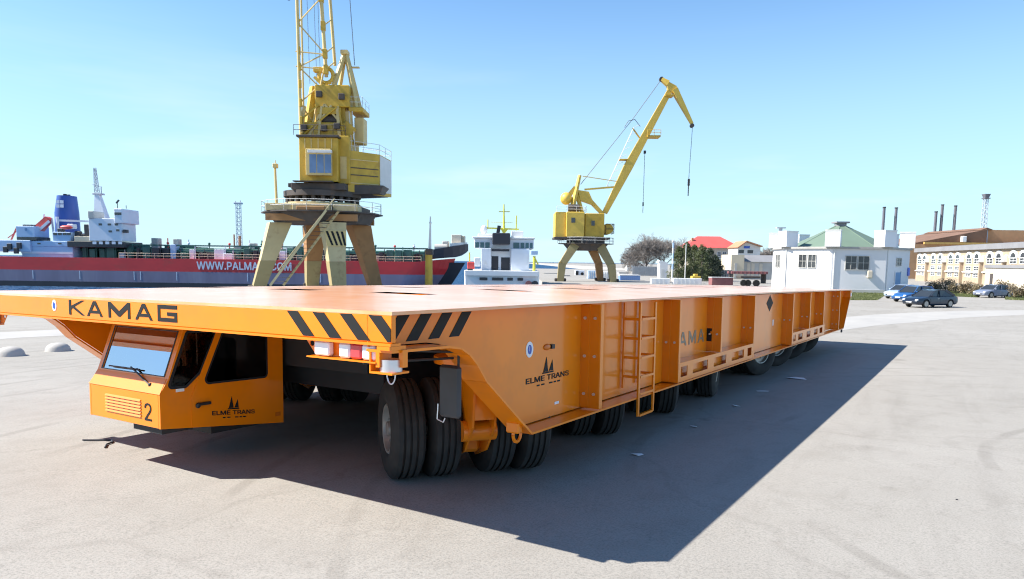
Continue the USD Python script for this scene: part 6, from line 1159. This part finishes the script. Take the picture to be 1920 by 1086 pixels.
# ------------------------------------------------------------------ cars
import manifold3d as m3
def car(lab, paint, o, heading, kind='sedan', Lc=4.55, Wc=1.80, Hc=1.45):
    """Heading: direction of the bonnet in the ground plane, radians from +x."""
    c, s = math.cos(heading), math.sin(heading)
    t_ = thing('parked_car', lab, 'car', Gf.Matrix4d(c, s, 0, 0, -s, c, 0, 0, 0, 0, 1, 0, *o, 1), group='cars parked by the white house')
    h2 = Wc / 2
    st = [(-2.27, 0.66, 0.42, 0.70), (-2.20, 0.80, 0.30, 0.88), (-1.9, 0.88, 0.24, 0.96), (-1.2, 0.90, 0.20, 0.95), (0.0, 0.90, 0.19, 0.93), (0.9, 0.90, 0.20, 0.92), (1.5, 0.88, 0.22, 0.84), (2.0, 0.82, 0.24, 0.74), (2.2, 0.72, 0.28, 0.64), (2.28, 0.56, 0.36, 0.54)]
    if kind == 'hatch': st = [(x, w, b, t + (0.06 if x < -1 else 0.0)) for x, w, b, t in st]
    rings = []
    for x, w, b, t in st:
        x *= Lc / 4.55; w *= Wc / 1.8
        pts = [(0, b), (w * 0.86, b), (w, b + 0.14), (w, b + (t - b) * 0.62), (w * 0.955, t - 0.04), (w * 0.82, t), (0, t + 0.02)]
        rings.append(np.array([[x, y, z] for y, z in pts] + [[x, -y, z] for y, z in pts[-2:0:-1]]))
    body = MB().loft(rings).trimesh(); 
    if body.volume < 0: body.invert()
    man = m3.Manifold(m3.Mesh(np.asarray(body.vertices, np.float32), np.asarray(body.faces, np.uint32)))
    wx = (1.36 * Lc / 4.55, -1.30 * Lc / 4.55)
    for x in wx: man = man - m3.Manifold.cylinder(3, 0.37, 0.37, 32).translate([0, 0, -1.5]).rotate([90, 0, 0]).translate([x, 0, 0.33]) if man.num_tri() else man
    bm = man.to_mesh(); bd = (bm.vert_properties[:, :3], bm.tri_verts) if len(bm.tri_verts) else (np.asarray(body.vertices), np.asarray(body.faces))
    part(t_, 'body', bd, paint, smooth=35)
    part(t_, 'wheel_well', MB().box(wx[0] - 0.45, wx[0] + 0.45, -h2 * 0.72, h2 * 0.72, 0.26, 0.66).box(wx[1] - 0.45, wx[1] + 0.45, -h2 * 0.72, h2 * 0.72, 0.26, 0.66), 'cab_dark')
    R0 = {'sedan': [(1.05, 0.90), (0.30, Hc - 0.07), (-0.25, Hc), (-0.95, Hc - 0.06), (-1.80, 0.97)], 'hatch': [(1.10, 0.92), (0.35, Hc - 0.06), (-0.4, Hc), (-1.5, Hc - 0.08), (-2.05, 1.0)]}[kind]
    R0 = [(x * Lc / 4.55, z) for x, z in R0]
    gp = Polygon([*R0, (R0[-1][0], 0.86), (R0[0][0], 0.86)])
    def shell(y0, y1, poly, mb, cut=1.0):      # greenhouse with tumblehome
        rings = []
        return mb
    zb = 0.9; tw = lambda z: h2 * 0.90 - (z - zb) * 0.33
    gl = MB(); n_ = len(R0)
    L_ = [np.array([x, tw(z), z]) for x, z in R0]; Rr = [q * [1, -1, 1] for q in L_]
    base_l = np.array([0, tw(0.86), 0.86]); v = L_ + Rr; f = [[i, i + 1, n_ + i + 1, n_ + i] for i in range(n_ - 1)]
    gl.raw(np.array(v), f); cl = np.mean(L_, 0); cl[2] = 0.9
    gl.raw(np.vstack([L_, [cl]]), [[i, n_, i + 1] for i in range(n_ - 1)]); gl.raw(np.vstack([Rr, [cl * [1, -1, 1]]]), [[i, i + 1, n_] for i in range(n_ - 1)])
    part(t_, 'windows', gl, 'car_glass')
    up_ = MB(); o_ = 0.012
    a, b, c_ = (L_[1], L_[2], L_[3]); top = [q + [0, 0.01, o_] for q in (a, b, c_)]; tb = [q * [1, -1, 1] for q in top]
    up_.raw(np.array(top + tb), [[0, 1, 4, 3], [1, 2, 5, 4]])
    part(t_, 'roof', up_.corners([top[0], tb[0], tb[2], top[2], top[0] + [0.02, 0, -0.02], tb[0] + [0.02, 0, -0.02], tb[2] + [-0.02, 0, -0.02], top[2] + [-0.02, 0, -0.02]]) if False else up_, paint, smooth=40)
    for sg in (1, -1):
        e = np.array([0, 0.012 * sg, 0.004]); mr = np.array([1, sg, 1])
        pl_ = MB().beam(L_[0] * mr + e, L_[1] * mr + e, 0.05, 0.07).beam(L_[3] * mr + e, L_[4] * mr + e, 0.05, 0.16).beam(L_[1] * mr + e, L_[2] * mr + e, 0.05, 0.06).beam(L_[2] * mr + e, L_[3] * mr + e, 0.05, 0.06)
        xm = -0.15; pl_.beam([xm, sg * (tw(0.92) + 0.005), 0.92], [xm - 0.05, sg * (tw(Hc - 0.05) + 0.005), Hc - 0.05], 0.04, 0.09)
        part(t_, 'pillars', pl_, paint)
        part(t_, 'door_mirror', MB().bbox(0.78, 0.92, sg * (h2 + 0.02) - 0.08, sg * (h2 + 0.02) + 0.08, 0.92, 1.06, 0.03), paint)
        part(t_, 'headlight', MB().sphere((2.12 * Lc / 4.55, sg * 0.60, 0.63), 0.16, 2, (0.7, 0.95, 0.45)), 'lamp_white', smooth=True)
        part(t_, 'tail_light', MB().sphere((-2.19 * Lc / 4.55, sg * 0.68, 0.78), 0.14, 2, (0.5, 0.9, 0.6)), 'lamp_red', smooth=True)
        part(t_, 'door_seam', MB().box(xm - 0.008, xm + 0.008, sg * h2 * 1.0 - 0.003, sg * h2 * 1.0 + 0.003, 0.32, 0.72).box(0.92, 0.936, sg * h2 * 1.0 - 0.003, sg * h2 * 1.0 + 0.003, 0.40, 0.72), 'cab_dark')
        part(t_, 'door_handle', MB().bbox(0.0, 0.16, sg * h2 - 0.02, sg * h2 + 0.02, 0.72, 0.75, 0.005), 'chrome')
        for x in wx:
            w_ = part(t_, 'wheel', revolve_y(0.32, 0.20, x, sg * (h2 - 0.12)), 'tyre_rubber', smooth=40)
            part(w_, 'rim', MB().tube((x, sg * (h2 - 0.02), 0.32), (x, sg * (h2 - 0.012), 0.32), 0.215, n=24).tube((x, sg * (h2 - 0.012), 0.32), (x, sg * (h2 - 0.004), 0.32), 0.06, n=10), 'rim_steel', smooth=40)
    part(t_, 'grille', MB().box(2.262 * Lc / 4.55, 2.29 * Lc / 4.55, -0.42, 0.42, 0.40, 0.50), 'black_plastic'); part(t_, 'number_plate', MB().box(2.29 * Lc / 4.55, 2.30 * Lc / 4.55, -0.26, 0.26, 0.42, 0.50), 'bright_white')
def revolve_y(r, w, x, y):
    n = 28; t = np.arange(n) * 2 * math.pi / n
    return MB().loft([np.stack([x + a * np.cos(t), np.full(n, y + b), r + a * np.sin(t)], 1) for a, b in ((r * 0.6, -w / 2), (r * 0.94, -w / 2), (r, -w * 0.35), (r, w * 0.35), (r * 0.94, w / 2), (r * 0.6, w / 2))])
def head(a): v = RH * math.cos(a) + FH * math.sin(a); return math.atan2(v[1], v[0])
g_ = ground_pt(1742, 576); car('dark navy saloon parked nearest, in front of the white house', 'car_navy', [*g_[:2], float(ground_z(g_[:2]))], head(math.radians(200)))
g_ = ground_pt(1712, 566); car('bright blue estate car behind the dark saloon', 'car_blue', [*g_[:2], float(ground_z(g_[:2]))], head(math.radians(206)), 'hatch', 4.5, 1.8, 1.52)
g_ = ground_pt(1692, 560); car('pale blue car at the back of the row, mostly hidden', 'car_pale', [*g_[:2], float(ground_z(g_[:2]))], head(math.radians(208)), 'hatch', 4.3, 1.75, 1.45)
g_ = ground_pt(1862, 558); car('silver grey saloon parked alone before the brown hedge', 'car_silver', [*g_[:2], float(ground_z(g_[:2]))], head(math.radians(198)))

# ------------------------------------------------------------------ small things on the apron
for px, py, lab, r in ((20, 667, 'pale concrete dome at the left edge of the apron', 0.27), (109, 658, 'pale concrete dome just left of the transporter cab', 0.26)):
    g_ = ground_pt(px, py); t_ = np.arange(28) * 2 * math.pi / 28
    rings = [np.stack([r * 1.25 * a * np.cos(t_), r * 1.25 * a * np.sin(t_), np.full(28, z * r)], 1) for a, z in ((1.05, -0.05), (1.0, 0.08), (0.92, 0.42), (0.74, 0.68), (0.48, 0.84), (0.2, 0.90), (0.01, 0.91))]
    dm = thing('concrete_dome', lab, 'bollard', Gf.Matrix4d(1, 0, 0, 0, 0, 1, 0, 0, 0, 0, 1, 0, *g_[:2], float(ground_z(g_[:2])), 1), group='concrete domes on the apron')
    part(dm, 'dome', MB().loft(rings), 'concrete', smooth=50)
for px, py, w, lab in ((1197, 854, 0.10, 'white paper scrap lying nearest in the shadow of the transporter'), (1300, 801, 0.07, 'tiny white scrap in the middle of the shadow'), (1378, 762, 0.10, 'white scrap in the shadow below the rear wheels'), (1430, 735, 0.13, 'crumpled white scrap near the outer edge of the shadow'), (1497, 710, 0.28, 'longer white scrap at the far end of the shadow'), (1795, 940, 0.02, 'tiny dark pebble on the sunlit apron at the right')):
    g_ = ground_pt(px, py); z = float(ground_z(g_[:2])); r_ = np.random.default_rng(px)
    pts = [[g_[0] + r_.uniform(-w, w), g_[1] + r_.uniform(-w, w) * 0.6, z + 0.006 + r_.uniform(0, 0.02)] for _ in range(9)]
    solo('paper_scrap' if 'pebble' not in lab else 'pebble', MB().hull(pts), 'bright_white' if 'pebble' not in lab else 'dark_steel', lab, 'litter' if 'pebble' not in lab else 'stone')

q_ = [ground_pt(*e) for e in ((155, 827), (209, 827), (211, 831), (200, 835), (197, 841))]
solo('cast_shadow_streak', MB().path([[e[0], e[1], float(ground_z(e[:2])) + 0.014] for e in q_], 0.011, 8), 'dark_steel', 'cast shadow drawn as a thin dark bent strip on the apron, left of the cab shadow', 'painted_shadow')  # dark strip laid on the apron in place of a cast shadow
